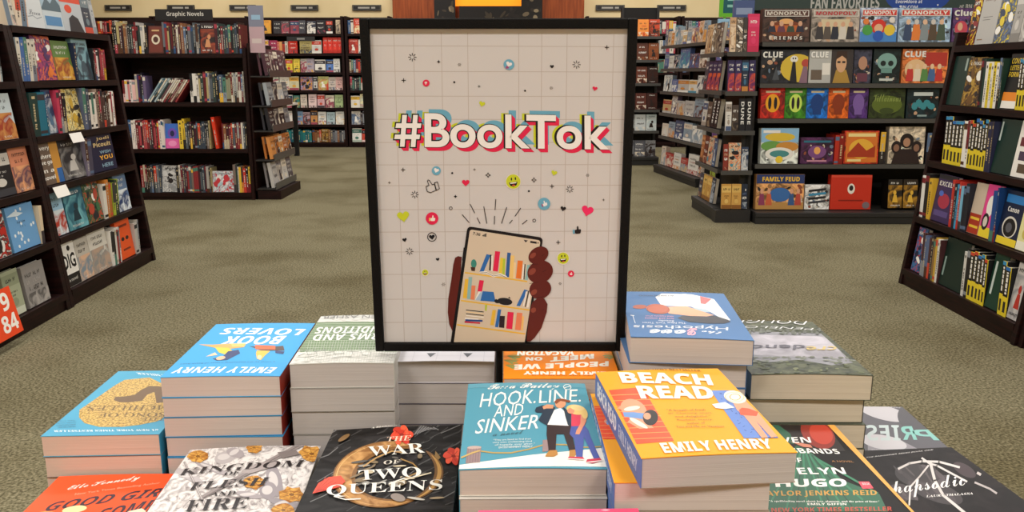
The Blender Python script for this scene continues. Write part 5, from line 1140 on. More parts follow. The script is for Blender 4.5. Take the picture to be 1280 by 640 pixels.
# ---- The Song of Achilles
def art_ach(A):
    A.view(40, 440, 3.2)
    GOLD = noise_mat('gold_leaf', '#74500e', '#dcb868', nscale=380, detail=2, rough=.35, c3='#c09a3a', spec=.5); 
    A.poly([(470, 102), (370, 112), (330, 135), (190, 232), (188, 262), (210, 285), (270, 300), (360, 300), (430, 292), (500, 278), (528, 262), (528, 130)], GOLD); A.up()
    d = '#6e5634'
    A.poly([(326, 192), (334, 180), (372, 178), (410, 172), (440, 150), (470, 136), (545, 140), (545, 200), (498, 205), (490, 160), (460, 172), (440, 196), (390, 202), (350, 202)], '#6a5138'); A.up()
    A.text('ACHILLES', (548, 213), (222, 216), (548, 233), d, st='si', off=.008); A.text('SONG OF', (535, 242), (262, 244), (540, 260), d, st='si', off=.008); A.text('THE', (530, 262), (430, 264), (532, 274), d, st='si')
    w = '#e8f0ee'
    A.text('MADELINE MILLER', (640, 100), (415, 82), (650, 108), w, st='s', off=.004); A.text('#1 NEW YORK TIMES BESTSELLER', (505, 308), (86, 313), (507, 316), w, st='s')
    for i in range(4): A.text(['"Fast, true and', 'incredibly rewarding."', 'ANN PATCHETT', 'THE NEW YORK TIMES'][i], (175, 272 + i * 8), (100 + i * 8 - 20, 276 + i * 8), (176, 277 + i * 8), '#3a6a80')
big_book('blue paperback with a big gold helmet disc, upside down on the outermost pile', -.556, .923, TT + .1056, 2.5, .1375, .222, .0264, '#4d9fc0', '#3286a8', 'tan', art_ach, [(56.3, 544), (202, 540.6), (245, 466), (154, 460.3)], flip=True, spine_art=lambda A, L, th: A.trect('SONG', .02, th * .3, L * .3, th * .7, '#e8d08a', st='s'))
pile(4, TT, -.556, .923, 2.5, .136, .22, .0264, '#7a6c64', '#3286a8', 'tan', 'the gold helmet paperback', flip=True, seed=6, jit=.0025)

# ---- Book Lovers
def art_lov(A):
    A.view(190, 390, 3.048)
    w = '#f4f8fa'
    A.text('LOVERS', (588, 66), (272, 62), (570, 90), w, st='bi', off=.006); A.text('BOOK', (515, 92), (278, 95), (492, 124), w, st='bi', off=.006); A.text('EMILY HENRY', (478, 212), (88, 212), (460, 234), w, st='bi', off=.003); A.text('a novel by the bestselling author of Beach Read', (470, 188), (110, 196), (468, 193), '#2a6a9a')
    A.up(); A.poly([(178, 124), (230, 126), (300, 122), (358, 126), (350, 136), (300, 142), (250, 140)], '#e8a85c'); A.poly([(240, 136), (290, 138), (310, 152), (290, 168), (255, 156)], '#e8c83c'); A.poly([(300, 122), (358, 122), (350, 134), (306, 134)], '#e8c070'); A.poly([(370, 132), (430, 136), (500, 130), (505, 148), (420, 150)], '#4a3028'); A.poly([(392, 128), (470, 130), (470, 144), (395, 144)], '#e8622c'); A.up()
    A.poly([(290, 152), (330, 146), (336, 160), (286, 186), (246, 188), (230, 180), (270, 172)], '#22356a'); A.ell(262, 178, 18, 7, '#e8b890', rot=-10); A.poly([(205, 172), (240, 156), (250, 166)], '#f0c8a0'); A.poly([(400, 148), (450, 150), (430, 168), (414, 186), (400, 180), (396, 160)], '#f0b848'); A.ell(410, 174, 9, 8, '#f0c8a0'); A.poly([(470, 148), (505, 152), (500, 162), (470, 158)], '#22356a')
big_book('bright blue paperback with white upside-down capitals and two tumbling readers', -.4130, .9326, TT + .1764, 2.0, .1395, .214, .0254, '#3fa2dc', '#8a2a1c', 'pink', art_lov, [(203, 472), (354, 469.4), (396.7, 405.7), (276, 404.8)], flip=True, curl=.001)
pile(7, TT, -.4130, .9326, 2.0, .139, .214, .0252, '#3f8cbc', '#7a2218', 'pink', 'the tumbling readers paperback', flip=True, seed=7, jit=.0015)

# ---- Terms and Conditions
def art_terms(A):
    A.fill(noise_mat('sketch_print', '#a5a49c', '#dcdad4', scale=(1, 3, 1), nscale=40, detail=6, rough=.5, dist=2, pos=(.3, .5)))
    A.view(350, 380, 3.555)
    A.poly([(150, 82), (520, 84), (520, 205), (90, 215), (85, 190)], '#5c7a4a'); A.up()
    q = random.Random(31)
    for k in range(24): y = 90 + k * 5.3; A.line([(150 - k * 3.5, y), (520, y + 2)], 1.2, '#8aa078' if k % 2 else '#c9d2c0')
    for k in range(34): x = 130 + k * 12; A.line([(x, 165), (x - 22, 262)], 1.6, '#b8bcb0')
    A.up(); A.up()
    for k in range(26): x = q.uniform(60, 500); y = q.uniform(205, 250); A.line([(x, y), (x + q.uniform(20, 60), y + q.uniform(-14, 8))], q.uniform(1, 3), q.choice(['#a8a8a0', '#8f9488', '#f0eeea']))
    for k in range(8): A.line([(110 + k * 40, 190), (125 + k * 40, 230)], 2, '#8a8e84')
    w = '#f3f1ec'; A.up()
    A.text('LAUREN ASHER', (560, 56), (190, 54), (556, 70), '#8a8a86', off=.01); A.text('TERMS AND', (520, 134), (150, 138), (514, 162), w, st='bi', off=.0); A.text('CONDITIONS', (530, 104), (160, 106), (522, 132), w, st='bi', off=.0)
big_book('green and white sketched paperback, upside down beside the bright blue pile', -.266, .952, TT + .1808, 2.0, .1245, .2035, .0300, '#cfcdc6', '#c4c2ba', 'grey', art_terms, [(358.4, 455.4), (492, 453.7), (520, 392), (400.6, 392.7)], flip=True, curl=.0014)
pile(6, TT, -.266, .952, 2.0, .1245, .2035, .03013, '#98948e', '#c4beb8', 'grey', 'the sketched green paperback', flip=True, seed=8, jit=.0015)  # cover colour darkened to stand in for the shadow lines between copies
# ---- white paperback behind the poster
def art_white2(A):
    for k in range(7): A.line([(0, .02 + k * .028), (.13, .02 + k * .028)], .0006, '#c8c6ce')
    for k in range(4): A.line([(.02 + k * .03, 0), (.02 + k * .03, .2)], .0006, '#c8c6ce')
    A.up(); A.poly([(.036, .030), (.048, .030), (.042, .014)], '#5c6068'); A.poly([(.083, .030), (.095, .030), (.089, .014)], '#5c6068'); A.trect('HOW TO', .11, .19, .02, .17, '#5c6068')
big_book('white gridded paperback whose pile stands behind the poster foot', -.1457, 1.002, TT + .1686, .2, .1235, .2035, .0280, '#dddae0', '#b4aeb4', 'grey', art_white2, None, flip=True, curl=.0012)
pile(6, TT, -.1459, 1.002, .0, .1235, .2035, .0281, '#6e6a70', '#b4aeb0', 'grey', 'the white gridded paperback', flip=True, seed=10, jit=.0004)  # dark cover colour paints the thin shade between these stacked white copies
# ---- People We Meet on Vacation
def art_peo(A):
    A.view(600, 430, 6.4)
    for i, (x, y, r_) in enumerate(((190, 130, 0), (215, 95, 0), (200, 170, 0), (1100, 95, 0))):
        for k in range(5): a = R(-50 + k * 25 + (180 if x > 900 else 0)); A.poly([(x, y), (x + 110 * math.cos(a), y + 30 * math.sin(a) - 4), (x + 120 * math.cos(a), y + 34 * math.sin(a)), (x + 100 * math.cos(a), y + 34 * math.sin(a) + 4)], '#7aa05a')
    A.up(); w = '#faf3e6'
    A.text('VACATION', (760, 58), (300, 60), (755, 92), w, st='b', off=.035); A.text('ON', (500, 106), (365, 108), (500, 134), w, st='b', off=.03); A.text('MEET', (912, 80), (562, 106), (912, 118), w, st='b', off=.035); A.text('PEOPLE WE', (1030, 138), (275, 166), (1028, 180), w, st='b', off=.03); A.text('EMILY HENRY', (1010, 222), (345, 220), (1010, 248), w, st='b', off=.03)
    A.text('AUTHOR OF BEACH READ', (722, 205), (455, 205), (722, 213), '#8a3a10'); A.text('NEW YORK TIMES BESTSELLER', (900, 252), (410, 248), (900, 258), '#8a3a10')
big_book('orange paperback with upside-down white capitals and palm leaves behind the poster foot', -.0095, .912, TT + .1820, 0, .1345, .21, .0260, '#f58a1e', '#f0c23c', 'tan', art_peo, [(629, 473.4), (783, 474), (757, 415), (627, 415)], flip=True)
pile(7, TT, -.0095, .912, 0, .1345, .21, .0260, '#f58a1e', '#f0c23c', 'tan', 'the orange palm leaf paperback', flip=True, seed=13, jit=.001)
# ---- The Love Hypothesis
def art_love(A):
    A.view(770, 360, 4.574)
    A.poly([(225, 55), (260, 36), (430, 40), (560, 66), (655, 186), (620, 186), (540, 140), (430, 110), (260, 105)], '#e8e6e6'); A.ell(390, 66, 54, 28, '#f2f0f0'); A.up(); A.poly([(480, 50), (545, 66), (510, 96), (484, 92)], '#e86a6a'); A.poly([(430, 112), (520, 128), (545, 142), (480, 140)], '#a8bcc8'); A.up()
    A.poly([(290, 112), (400, 108), (560, 158), (520, 166), (430, 164), (300, 150)], '#e6a988'); A.poly([(400, 140), (470, 158), (430, 168)], '#e6a988'); A.up()
    A.poly([(350, 176), (380, 162), (520, 168), (560, 160), (640, 184), (655, 196), (620, 206), (540, 208), (420, 200)], '#2a2a34'); A.up()
    A.ell(240, 124, 68, 28, '#b4583a', rot=6); A.ell(136, 110, 40, 12, '#a85238'); A.line([(170, 112), (190, 100)], 2, '#2a2a34'); A.up(); A.ring(240, 124, 60, 63, '#8a3c28', n=18, k=.4)
    w = '#eef0f2'; p = '#f2a8b8'
    A.text('Hypothesis', (642, 222), (100, 210), (640, 246), w, off=.0); A.text('ove', (398, 246), (190, 240), (398, 270), w, st='sc', off=.02); A.text('L', (462, 236), (398, 234), (470, 280), p, st='sc', off=.03); A.text('the', (604, 256), (490, 250), (602, 270), w, st='sc', off=.008)
    A.text('ALI HAZELWOOD', (330, 46), (130, 42), (330, 54), '#2c3a58'); A.line([(96, 160), (110, 204)], 3, w); A.line([(84, 158), (104, 160)], 3, w)
    for i, (a, b, y) in enumerate(((330, 170, 162), (330, 165, 176), (330, 240, 190), (400, 150, 202))): A.text(['what happens when', 'love and science', 'Bestseller', 'The New York Times'][i], (a, y), (b, y - 4), (a, y + 9), p if i < 2 else w)
    A.text('"Contemporary romance unicorn" Christina Lauren', (745, 310), (100, 286), (745, 322), w)
big_book('slate blue paperback with a kissing pair, upside down beside the poster', .1305, .884, TT + .2372, -4.5, .1335, .2, .0290, '#5379a8', '#3c5c88', 'pink', art_love, [(785, 425.6), (942.7, 433), (889, 374), (783, 366.5)], flip=True, curl=.001, lift=(0, .001))
pile(8, TT, .1290, .886, -1.2, .131, .2, .02965, '#5379a8', '#3c5c88', 'pink', 'the kissing pair paperback', flip=True, seed=14, jit=.002)
# ---- Credence
def art_cred(A):
    A.fill(noise_mat('forest_print', '#2c3226', '#5c6048', nscale=85, detail=5, rough=.45, dist=.5, spec=.25))
    A.view(900, 390, 3.367)
    MIST = noise_mat('mist_print', '#8f8b92', '#bdb8c0', nscale=26, detail=4, rough=.45, dist=1.0, spec=.25); A.poly([(30, 84), (425, 92), (480, 140), (560, 215), (470, 228), (330, 205), (200, 215), (120, 195), (40, 110)], '#85848a'); A.up(); A.poly([(40, 98), (440, 105), (500, 160), (530, 200), (400, 195), (250, 190), (110, 180)], MIST); A.up()
    q = random.Random(41)
    for k in range(110):
        y = q.uniform(160, 268); x = q.uniform(100, 640); A.ell(x, max(y, 195), q.uniform(5, 16), q.uniform(2, 5), q.choice(['#4a5236', '#3a4430', '#5c6444', '#2e3628', '#6e7250'] if y > 215 else ['#6c7062', '#7a7c74', '#666a5c']), n=8)
        if k % 14 == 0: A.up()
    for k in range(40): x = q.uniform(40, 420); A.ell(x, q.uniform(76, 96), q.uniform(4, 9), q.uniform(3, 9), '#565a50' if k % 2 else '#666a60', n=7)
    A.up(2); w = '#e4e2e2'
    A.text('PENELOPE', (395, 72), (20, 62), (385, 80), w, st='n', off=-.01); A.text('DOUGLAS', (370, 40), (-20, 30), (355, 58), w, off=-.005); A.text('cre', (494, 148), (365, 150), (488, 164), '#c8b070', off=.01); A.text('dence', (360, 144), (80, 142), (356, 164), '#5c5a66', off=.01)
big_book('grey misty forest paperback on the outer pile beside the slate blue one', .2745, .912, TT + .1824, -1.2, .1385, .211, .0304, '#54584a', '#3a3c34', 'cream', art_cred, [(940, 468), (1095, 470), (1012.9, 403.4), (905, 402)], flip=True, curl=.0014)
pile(6, TT, .2735, .914, -.4, .1365, .211, .0304, '#54584a', '#3a3c34', 'cream', 'the misty forest paperback', flip=True, seed=15, jit=.0025)
# ---- The Seven Husbands of Evelyn Hugo
def art_hugo(A):
    A.view(940, 500, 3.765)
    A.poly([(60, 100), (335, 98), (440, 240), (220, 250), (100, 160)], '#1a1214'); A.up(); A.ell(310, 160, 90, 60, '#8a2a20', rot=35); A.up(); A.ell(325, 160, 60, 44, '#b83a28', rot=35); A.up()
    A.poly([(160, 260), (210, 215), (260, 235), (330, 290), (430, 380), (600, 445), (640, 527), (-20, 527), (60, 420)], '#1e5c42'); A.poly([(60, 95), (100, 100), (180, 160), (200, 210), (160, 200), (120, 160)], '#2a5a44'); A.up()
    for (a, b) in (((230, 240), (160, 520)), ((240, 250), (260, 520)), ((255, 250), (340, 520)), ((270, 260), (430, 510)), ((290, 270), (520, 470)), ((300, 275), (590, 440)), ((215, 240), (90, 480))): A.line([a, b], 9, '#2c7a58')
    A.up()
    for (a, b) in (((236, 240), (210, 520)), ((262, 252), (380, 520)), ((282, 262), (470, 500))): A.line([a, b], 5, '#123c2c')
    A.poly([(180, 196), (230, 204), (275, 212), (285, 226), (240, 222)], '#c88068'); A.poly([(70, 96), (100, 94), (130, 106), (110, 114)], '#c88068'); A.up()
    A.poly([(335, 98), (372, 98), (800, 540), (760, 540)], '#e0a048'); A.up(2)
    w = '#f2eee8'
    A.text('SEVEN', (60, 205), (280, 203), (50, 178), w, st='b'); A.text('HUSBANDS', (110, 250), (418, 256), (90, 226), w, st='b'); A.text('OF', (180, 296), (236, 296), (172, 274), w, st='b'); A.text('EVELYN', (110, 352), (444, 350), (95, 322), w, st='b'); A.text('HUGO', (112, 412), (448, 410), (105, 374), w, st='b', off=.02)
    A.text('A NOVEL', (378, 294), (480, 296), (372, 286), '#b88048'); A.text('TAYLOR JENKINS REID', (40, 460), (590, 456), (35, 430), '#c8963c', st='b'); A.text('"A spellbinding novel about love, glamour, and the price of fame."', (82, 484), (600, 486), (80, 474), w, st='s'); A.text('EMILY GIFFIN', (262, 497), (445, 497), (260, 487), w, st='b'); A.text('NEW YORK TIMES BESTSELLER', (92, 530), (660, 524), (90, 510), '#c04838', st='b')
    A.poly([(500, 386), (550, 386), (572, 418), (520, 420)], '#e84a5c'); A.up(); A.text('BOOK', (522, 402), (556, 402), (518, 392), w)
big_book('green gown paperback with white capitals and an orange edge strip', .226, .674, TT + .138, 0, .1345, .2035, .0280, '#0e0a0b', '#d8963c', 'cream', art_hugo, [(954, 638), (1142, 638), (1037, 526.6), (890, 526.6)])
pile(5, TT, .226, .674, 0, .1345, .2035, .0276, '#181214', '#d8963c', 'cream', 'the green gown paperback', seed=16)
# ---- Rhapsodic
def art_rhap(A):
    A.fill(noise_mat('wing_print', '#130f11', '#2a2224', nscale=22, detail=5, rough=.5, dist=1.5, spec=.2, pos=(.45, .75)))
    A.view(940, 500, 3.765)
    A.ell(790, 360, 120, 56, '#2c2629', rot=12); A.ell(860, 430, 140, 46, '#322a2d', rot=20); A.ell(690, 440, 60, 46, '#382e31'); A.ell(1000, 330, 60, 26, '#3a2a2f', rot=30); A.up()
    q = random.Random(51)
    for k in range(40): A.ell(q.uniform(680, 960), q.uniform(310, 480), q.uniform(14, 40), q.uniform(4, 12), q.choice(['#463c40', '#54494d', '#3a3235']), rot=q.uniform(0, 60), n=8)
    A.up(); b = '#d8d0cc'
    A.line([(690, 325), (740, 300), (800, 290), (880, 292), (975, 318)], 10, b); A.line([(800, 275), (835, 300), (870, 310), (1010, 385)], 9, b); A.line([(840, 300), (860, 380), (900, 450), (1010, 540)], 13, b); A.line([(830, 310), (790, 360), (745, 410), (740, 495)], 8, b); A.line([(1050, 390), (1120, 420), (1150, 440)], 9, '#b8aeac'); A.line([(1062, 345), (1074, 352)], 12, '#c8beba'); A.up(2)
    w = '#f0ece8'
    A.text('rhapsodic', (640, 474), (1018, 428), (612, 392), w, st='sc', off=.0); A.text('LAURA THALASSA', (820, 460), (1040, 446), (822, 450), w, st='s'); A.text('THE BARGAINER SERIES BOOK ONE', (535, 275), (850, 238), (538, 270), w)
big_book('black paperback with bare white antler wings and white script', .4440, .779, TT + .0546, 5, .1385, .211, .0270, '#221d1f', '#161214', 'cream', art_rhap, [(1108, 668), (1300, 668), (1185.7, 554.5), (1046, 572)])
pile(2, TT, .4440, .779, 5, .1385, .211, .0272, '#221d1f', '#161214', 'cream', 'the black script paperback', seed=17)
# ---- Priest
def art_priest(A):
    A.view(940, 500, 3.765)
    A.ell(620, 60, 120, 34, '#b8b4b8', rot=14); A.poly([(545, 160), (700, 190), (800, 240), (545, 240)], '#8c888e'); A.ell(620, 200, 110, 34, '#c0bcc0', rot=10); A.up(); A.ell(760, 90, 80, 60, '#4a484e', rot=30); A.up()
    c = '#7fb8b0'
    A.text('P', (884, 190), (790, 190), (838, 140), c, st='b', off=.0); A.text('R', (778, 188), (712, 188), (752, 124), c, st='b'); A.text('IEST', (700, 192), (480, 192), (690, 118), '#b8c4c4', st='b')
    A.text('SIERRA SIMONE', (700, 36), (560, 20), (696, 40), '#c8c4c8'); A.text('A LOVE STORY', (610, 238), (560, 238), (608, 232), '#c8c4c8')
big_book('grey paperback with pale green upside-down capitals beyond the black script one', .457, 1.003, TT + .0245, -1, .1385, .211, .0255, '#5e5c62', '#3a383c', 'cream', art_priest, [(1075, 566), (1190, 554.5), (1128, 503), (1035, 503)], flip=True)
pile(1, TT, .457, 1.003, -1, .1385, .211, .0245, '#5e5c62', '#3a383c', 'cream', 'the grey paperback', flip=True, seed=18)
# ------------------------------------------------------------------ poster stand
SW, SH = .3035, .391
ps = empty('poster_stand', (-.1664, .98, TT)); tag(ps, 'black metal countertop poster stand with a hashtag poster of a hand holding a phone', 'sign holder')
Tm = Matrix.Translation((0, 0, .789 - TT)) @ Matrix.Rotation(R(4.4), 4, 'X')
def child_at(mb, name, mat, **k):
    o = mb.build(name, parent=ps, **k); o.matrix_local = mat; return o
m = MB(); b = .0104
m.box(0, -.004, 0, b, .009, SH, BLACKF); m.box(SW - b, -.004, 0, SW, .009, SH, BLACKF); m.box(b, -.004, 0, SW - b, .009, b, BLACKF); m.box(b, -.004, SH - b * 1.05, SW - b, .009, SH, BLACKF); m.box(b, .006, b, SW - b, .009, SH - b, BLACKF)
child_at(m, 'frame', Tm, bevel=.0012)
m = MB(); PP = M('#d0cbca', .4, .35)
m.box(b - .001, .002, b - .001, SW - b + .001, .0035, SH - b * 1.05 + .001, PP)
A = Art(m, (0, .002, 0), (1, 0, 0), (0, 0, 1), (0, -1, 0), hom=homography([(470, 439), (780, 441), (800, 22), (452, 25)], [(0, 0), (SW, 0), (SW, SH), (0, SH)]), eps=2e-5, clip=(b, b, SW - b, SH - b))
BK, RD_, YL, BL_, DR = '#17151a', '#e0224e', '#c8cf2e', '#6aa9c4', '#5e1c14'
gl = '#b8aca6'
for x0, x1 in ((494, 505), (518, 527), (553, 558), (586, 588), (650, 648), (679, 674), (711, 703), (740, 731), (770, 757)): A.line([(x0, 42), (x1, 430)], .7, gl)
for y0 in (59, 91, 122, 151, 180, 208, 234, 264, 292, 317, 345, 376, 405): A.line([(463 + (y0 - 40) * .04, y0), (787 - (y0 - 40) * .04, y0 - 1)], .7, gl)
A.up()
# lettering: white face, black outline, coloured offsets behind
word = 'BookTok'
A_, B_, C_ = (531.5, 186), (763, 188.5), (531.5, 143)
def bt(dx, dy, c, off, grow=0.0):
    A.text(word, (A_[0] + dx - grow, A_[1] + dy + grow), (B_[0] + dx + grow, B_[1] + dy + grow), (C_[0] + dx - grow, C_[1] + dy - grow), c, off=off, res=8)
    g = (off - .028) * 45 + grow     # the hash sign is drawn as four square bars
    for x0, x1, yb, yt, sl in ((500.5, 507, 185.5, 145, 3.2), (514, 520.5, 185.8, 145, 3.2)): A.poly([(x0 + dx - g, yb + dy + g), (x1 + dx + g, yb + dy + g), (x1 + sl + dx + g, yt + dy - g), (x0 + sl + dx - g, yt + dy - g)], c)
    A.l += .4
    for y0, y1 in ((155.5, 162), (169.5, 176)): A.poly([(493.5 + (176 - y1) * .12 + dx - g, y1 + dy + g), (525.5 + (176 - y1) * .12 + dx + g, y1 + dy + g), (526.5 + (176 - y1) * .12 + dx + g, y0 + dy - g), (494.5 + (176 - y1) * .12 + dx - g, y0 + dy - g)], c)
bt(-4, -1.5, YL, .032); A.up()
bt(5.5, -5, BL_, .032); A.up()
for k in range(1, 5): bt(1.1 * k, 1.15 * k, RD_, .032); A.up()
bt(0, 0, BK, .042, .6); A.up(); bt(0, 0, '#f2edea', .020); A.up()
def burst(x, y, r, c=BK, n=8, w=.8):
    for k in range(n): a = 2 * math.pi * k / n; A.line([(x + r * .45 * math.cos(a), y + r * .45 * math.sin(a)), (x + r * math.cos(a), y + r * math.sin(a))], w, c)
def plus(x, y, r=2.4, c=BK, w=.8): A.line([(x - r, y), (x + r, y)], w, c); A.line([(x, y - r), (x, y + r)], w, c)
def star4(x, y, r, c=BK): A.poly([(x, y - r), (x + r * .3, y - r * .3), (x + r, y), (x + r * .3, y + r * .3), (x, y + r), (x - r * .3, y + r * .3), (x - r, y), (x - r * .3, y - r * .3)], c)
def thumb(x, y, s, c, rot=0, mir=1, cuff=None):
    P = [(-.55, -.15), (-.1, -.2), (.0, -.9), (.22, -1.0), (.35, -.75), (.3, -.25), (.8, -.2), (.85, .0), (.8, .25), (.75, .5), (.6, .72), (-.2, .75), (-.55, .6)]
    ca, sa = math.cos(R(rot)), math.sin(R(rot)); f = lambda q: (x + mir * (q[0] * ca - q[1] * sa) * s, y + (q[0] * sa + q[1] * ca) * s)
    A.poly([f(q) for q in P], c)
    if cuff: A.poly([f(q) for q in ((-1.0, -.2), (-.6, -.2), (-.6, .7), (-1.0, .75))], cuff)
    return [f(q) for q in P]
for x, y, r in ((517, 73, 5), (722.5, 81, 5), (519, 245, 4.5), (512, 316, 4.5), (713, 238, 4.5)): burst(x, y, r)
for x, y, r in ((575.5, 82, 2), (690.5, 110.7, 2), (554, 357.5, 2.2), (700, 357, 1.8), (735.5, 220.5, 2)): burst(x, y, r, '#6a625e', 6, .6)
for x, y in ((506, 102), (761, 59), (504.6, 214), (690.5, 234.5), (698, 305)): plus(x, y)
for x, y in ((600, 109), (487.5, 230), (593.5, 213.5), (755.5, 251.5)): plus(x, y, 1.4, '#4a4442', .6)
for x, y, r in ((549.7, 78.5, 2.4), (569.6, 247.3, 2.4)): star4(x, y, r)
for x, y in ((569, 104), (657.5, 114.3), (565.8, 218), (661.5, 240.5)): A.ell(x, y, 1.3, 1.3, BK, n=10)
for x, y in ((610.5, 220.5), (668, 226.5)): A.line([(x, y - 3), (x + .9, y - .9), (x + 3, y), (x + .9, y + .9), (x, y + 3), (x - .9, y + .9), (x - 3, y), (x - .9, y - .9)], .7, BK, closed=True)
for x, y in ((563.7, 262), (668, 277.5)): A.ring(x, y, 1.5, 2.2, BK, n=14)
for x, y, r in ((603.5, 131, 4), (693.5, 217.5, 4)): A.heart(x, y, r, YL, rot=15, sg=-1)
A.heart(691.5, 83.5, 2.6, BK); A.heart(745.5, 111, 3.4, RD_, rot=12); A.heart(582.5, 230, 5, RD_); A.heart(504.5, 272, 8, YL, rot=-8); A.heart(735, 265, 8, '#ee2c66', rot=14); A.heart(704.5, 262.5, 3.7, BK, rot=12)
A.heart(506, 301.5, 2.9, BK, rot=-12); A.heart(547, 326, 2.4, BK, rot=-8); A.ring(540, 298, 4.9, 5.8, BK, n=24); A.heart(540, 298, 3.8, BK, rot=-6)
def smile(x, y, r):
    A.ell(x, y, r + .9, r + .9, '#e4dccf'); A.up(); A.ell(x, y, r, r, YL); A.up()
    A.poly([(x - r * .62, y + r * .15), (x + r * .6, y + r * .02), (x + r * .45, y + r * .5), (x + r * .05, y + r * .72), (x - r * .4, y + r * .62)], BK); A.ell(x - r * .25, y - r * .35, r * .1, r * .22, BK, n=10); A.ell(x + r * .3, y - r * .42, r * .1, r * .22, BK, n=10); A.up()
    A.poly([(x - r * .45, y + r * .17), (x + r * .45, y + r * .08), (x + r * .4, y + r * .22), (x - r * .4, y + r * .32)], '#f4f0e8'); A.ell(x + r * .05, y + r * .52, r * .22, r * .1, '#e0563c', n=10); A.l -= 3
smile(642, 228.5, 9); smile(704, 325, 7.2); smile(531.3, 342.5, 3.8)
A.ell(637.5, 81.5, 6.7, 6.7, BL_); A.ell(546, 215, 5.6, 5.6, BL_); A.ell(680.5, 256.5, 7.8, 7.8, BL_); A.ell(534, 105.3, 4.3, 4.3, RD_); A.ell(540.3, 274.8, 7.8, 7.8, RD_); A.ell(713.8, 344.5, 4, 4, RD_); A.up()
A.heart(637.5, 81, 4, '#efe6e6', rot=20); A.poly([(633, 84), (636, 83), (638, 86), (634, 87)], '#a04a7a'); A.heart(546, 214.5, 3.4, '#efe6e6', rot=20); thumb(681, 256.5, 4, '#ece6ea', rot=-20, cuff='#a04a7a'); thumb(534, 105.3, 2.3, '#efd8d0', rot=180); thumb(540.8, 275, 4.2, '#f0e6dc', cuff='#e8c85a'); thumb(713.8, 344.5, 2.2, '#f0dcd8', rot=10)
thumb(722, 290, 5.6, BK, mir=1, rot=-4, cuff=BL_)
A.view(480, 195, 4.0); A.line([(222, 126), (229, 128), (243, 150), (254, 147), (262, 178), (234, 190), (218, 184), (212, 160), (227, 153), (220, 134)], 3.2, BK, closed=True); A.line([(254, 141), (269, 136), (279, 170), (264, 178)], 3.2, BK, closed=True); A.view(0, 0, 1.0)
for a_, b_ in (((578, 270), (586.5, 280)), ((588, 257), (593.5, 268)), ((596.5, 274), (600, 281)), ((605, 260), (608.5, 281)), ((620, 251), (619, 264)), ((618.3, 272), (618, 282)), ((633.5, 261), (627, 281)), ((651, 262), (644, 272)), ((640.5, 277), (637, 281)), ((659, 277), (653, 282))): A.line([a_, b_], .9, BK)
# hand and phone
A.up(); A.view(540, 280, 4.0)
A.poly([(148, 172), (130, 168), (115, 176), (106, 210), (95, 290), (80, 380), (77, 450), (84, 510), (100, 545), (120, 540), (135, 350)], DR); A.up()
def rr_poly(P, r):
    out = []; n = len(P)
    for i in range(n):
        p0, p1, p2 = Vector(P[i - 1]), Vector(P[i]), Vector(P[(i + 1) % n]); a = p1 + (p0 - p1).normalized() * r; c = p1 + (p2 - p1).normalized() * r
        for k in range(6): t = k / 5; out.append(tuple((1 - t) ** 2 * a + 2 * t * (1 - t) * p1 + t * t * c))
    return out
def clipy(P): return P
A.poly(rr_poly([(178, 18), (556, 76), (468, 640), (84, 640)], 22), '#0f0d10'); A.poly([(158, 125), (165, 125), (155, 190), (150, 190)], '#0f0d10'); A.up()
A.poly(rr_poly([(190, 34), (543, 90), (454, 640), (100, 640)], 14), '#d6c4ae'); A.up()
A.text('7:36', (202, 60), (240, 68), (206, 46), BK, st='b', off=.01)
for k in range(4): A.poly([(252 + k * 5, 68 + k), (256 + k * 5, 69 + k), (257 + k * 5, 62 - k * 2.5), (253 + k * 5, 62 - k * 2.5)], BK)
A.poly([(492, 92), (524, 97), (523, 107), (491, 102)], BK); A.poly([(528, 99), (534, 100), (533, 106), (527, 105)], BK); A.poly([(458, 86), (480, 90), (468, 100)], '#3a3436')
for (y0, y1, x0, x1) in ((247, 293, 163, 475), (387, 437, 143, 488), (508, 556, 122, 463)):
    A.poly([(x0, y0), (x1, y1), (x1, y1 + 7), (x0, y0 + 7)], '#e8b83c')
A.up()
def bk(x0, x1, yt, yb, c, sl=0, tp=0): A.poly([(x0 + sl, yt), (x1 + sl, yt + tp + 1), (x1, yb + (x1 - x0) * .13), (x0, yb)], c)
bk(236, 256, 158, 247, '#2f6ab0', 36, 4); bk(284, 292, 160, 240, BK, 6, 1); bk(294, 301, 165, 242, '#efe8e0', 2, 0); bk(303, 328, 143, 243, RD_, 12, 2); bk(333, 348, 176, 258, '#e8c83c', 8); bk(350, 362, 180, 262, '#b8c83c', 4); bk(366, 384, 150, 272, '#2f5c9a', 10, 2); bk(384, 404, 165, 278, '#f0c878', 8); bk(404, 415, 200, 280, '#efd0a0', 4); bk(418, 444, 190, 280, '#e8762c', 10, 2); bk(448, 455, 210, 285, '#efe8e0', 6); bk(456, 461, 208, 286, BK, 6); bk(463, 478, 212, 288, '#8fb8b8', 12)
A.ell(208, 206, 14, 22, '#3f8a7c'); A.poly([(192, 222), (216, 225), (213, 244), (196, 242)], '#4a2a1c'); A.up(); A.poly([(238, 246), (270, 244), (306, 264), (340, 254), (372, 268), (374, 276), (340, 266), (306, 274), (268, 254), (238, 254)], '#efe8e0'); A.line([(240, 252), (272, 250), (304, 268), (340, 262), (372, 276)], 2, BK)
bk(152, 176, 282, 378, '#e8b83c', 12, 0); bk(172, 190, 272, 382, '#8fb8b8', 10); bk(190, 210, 315, 385, '#e8845c', 6); bk(218, 240, 288, 386, RD_, 18, 2); bk(213, 230, 345, 388, '#efe8e0', 16)
A.poly([(252, 344), (306, 348), (316, 398), (240, 392)], '#2f6ab0'); A.poly([(240, 350), (252, 344), (240, 392), (214, 388)], '#a8c0d8'); A.up()
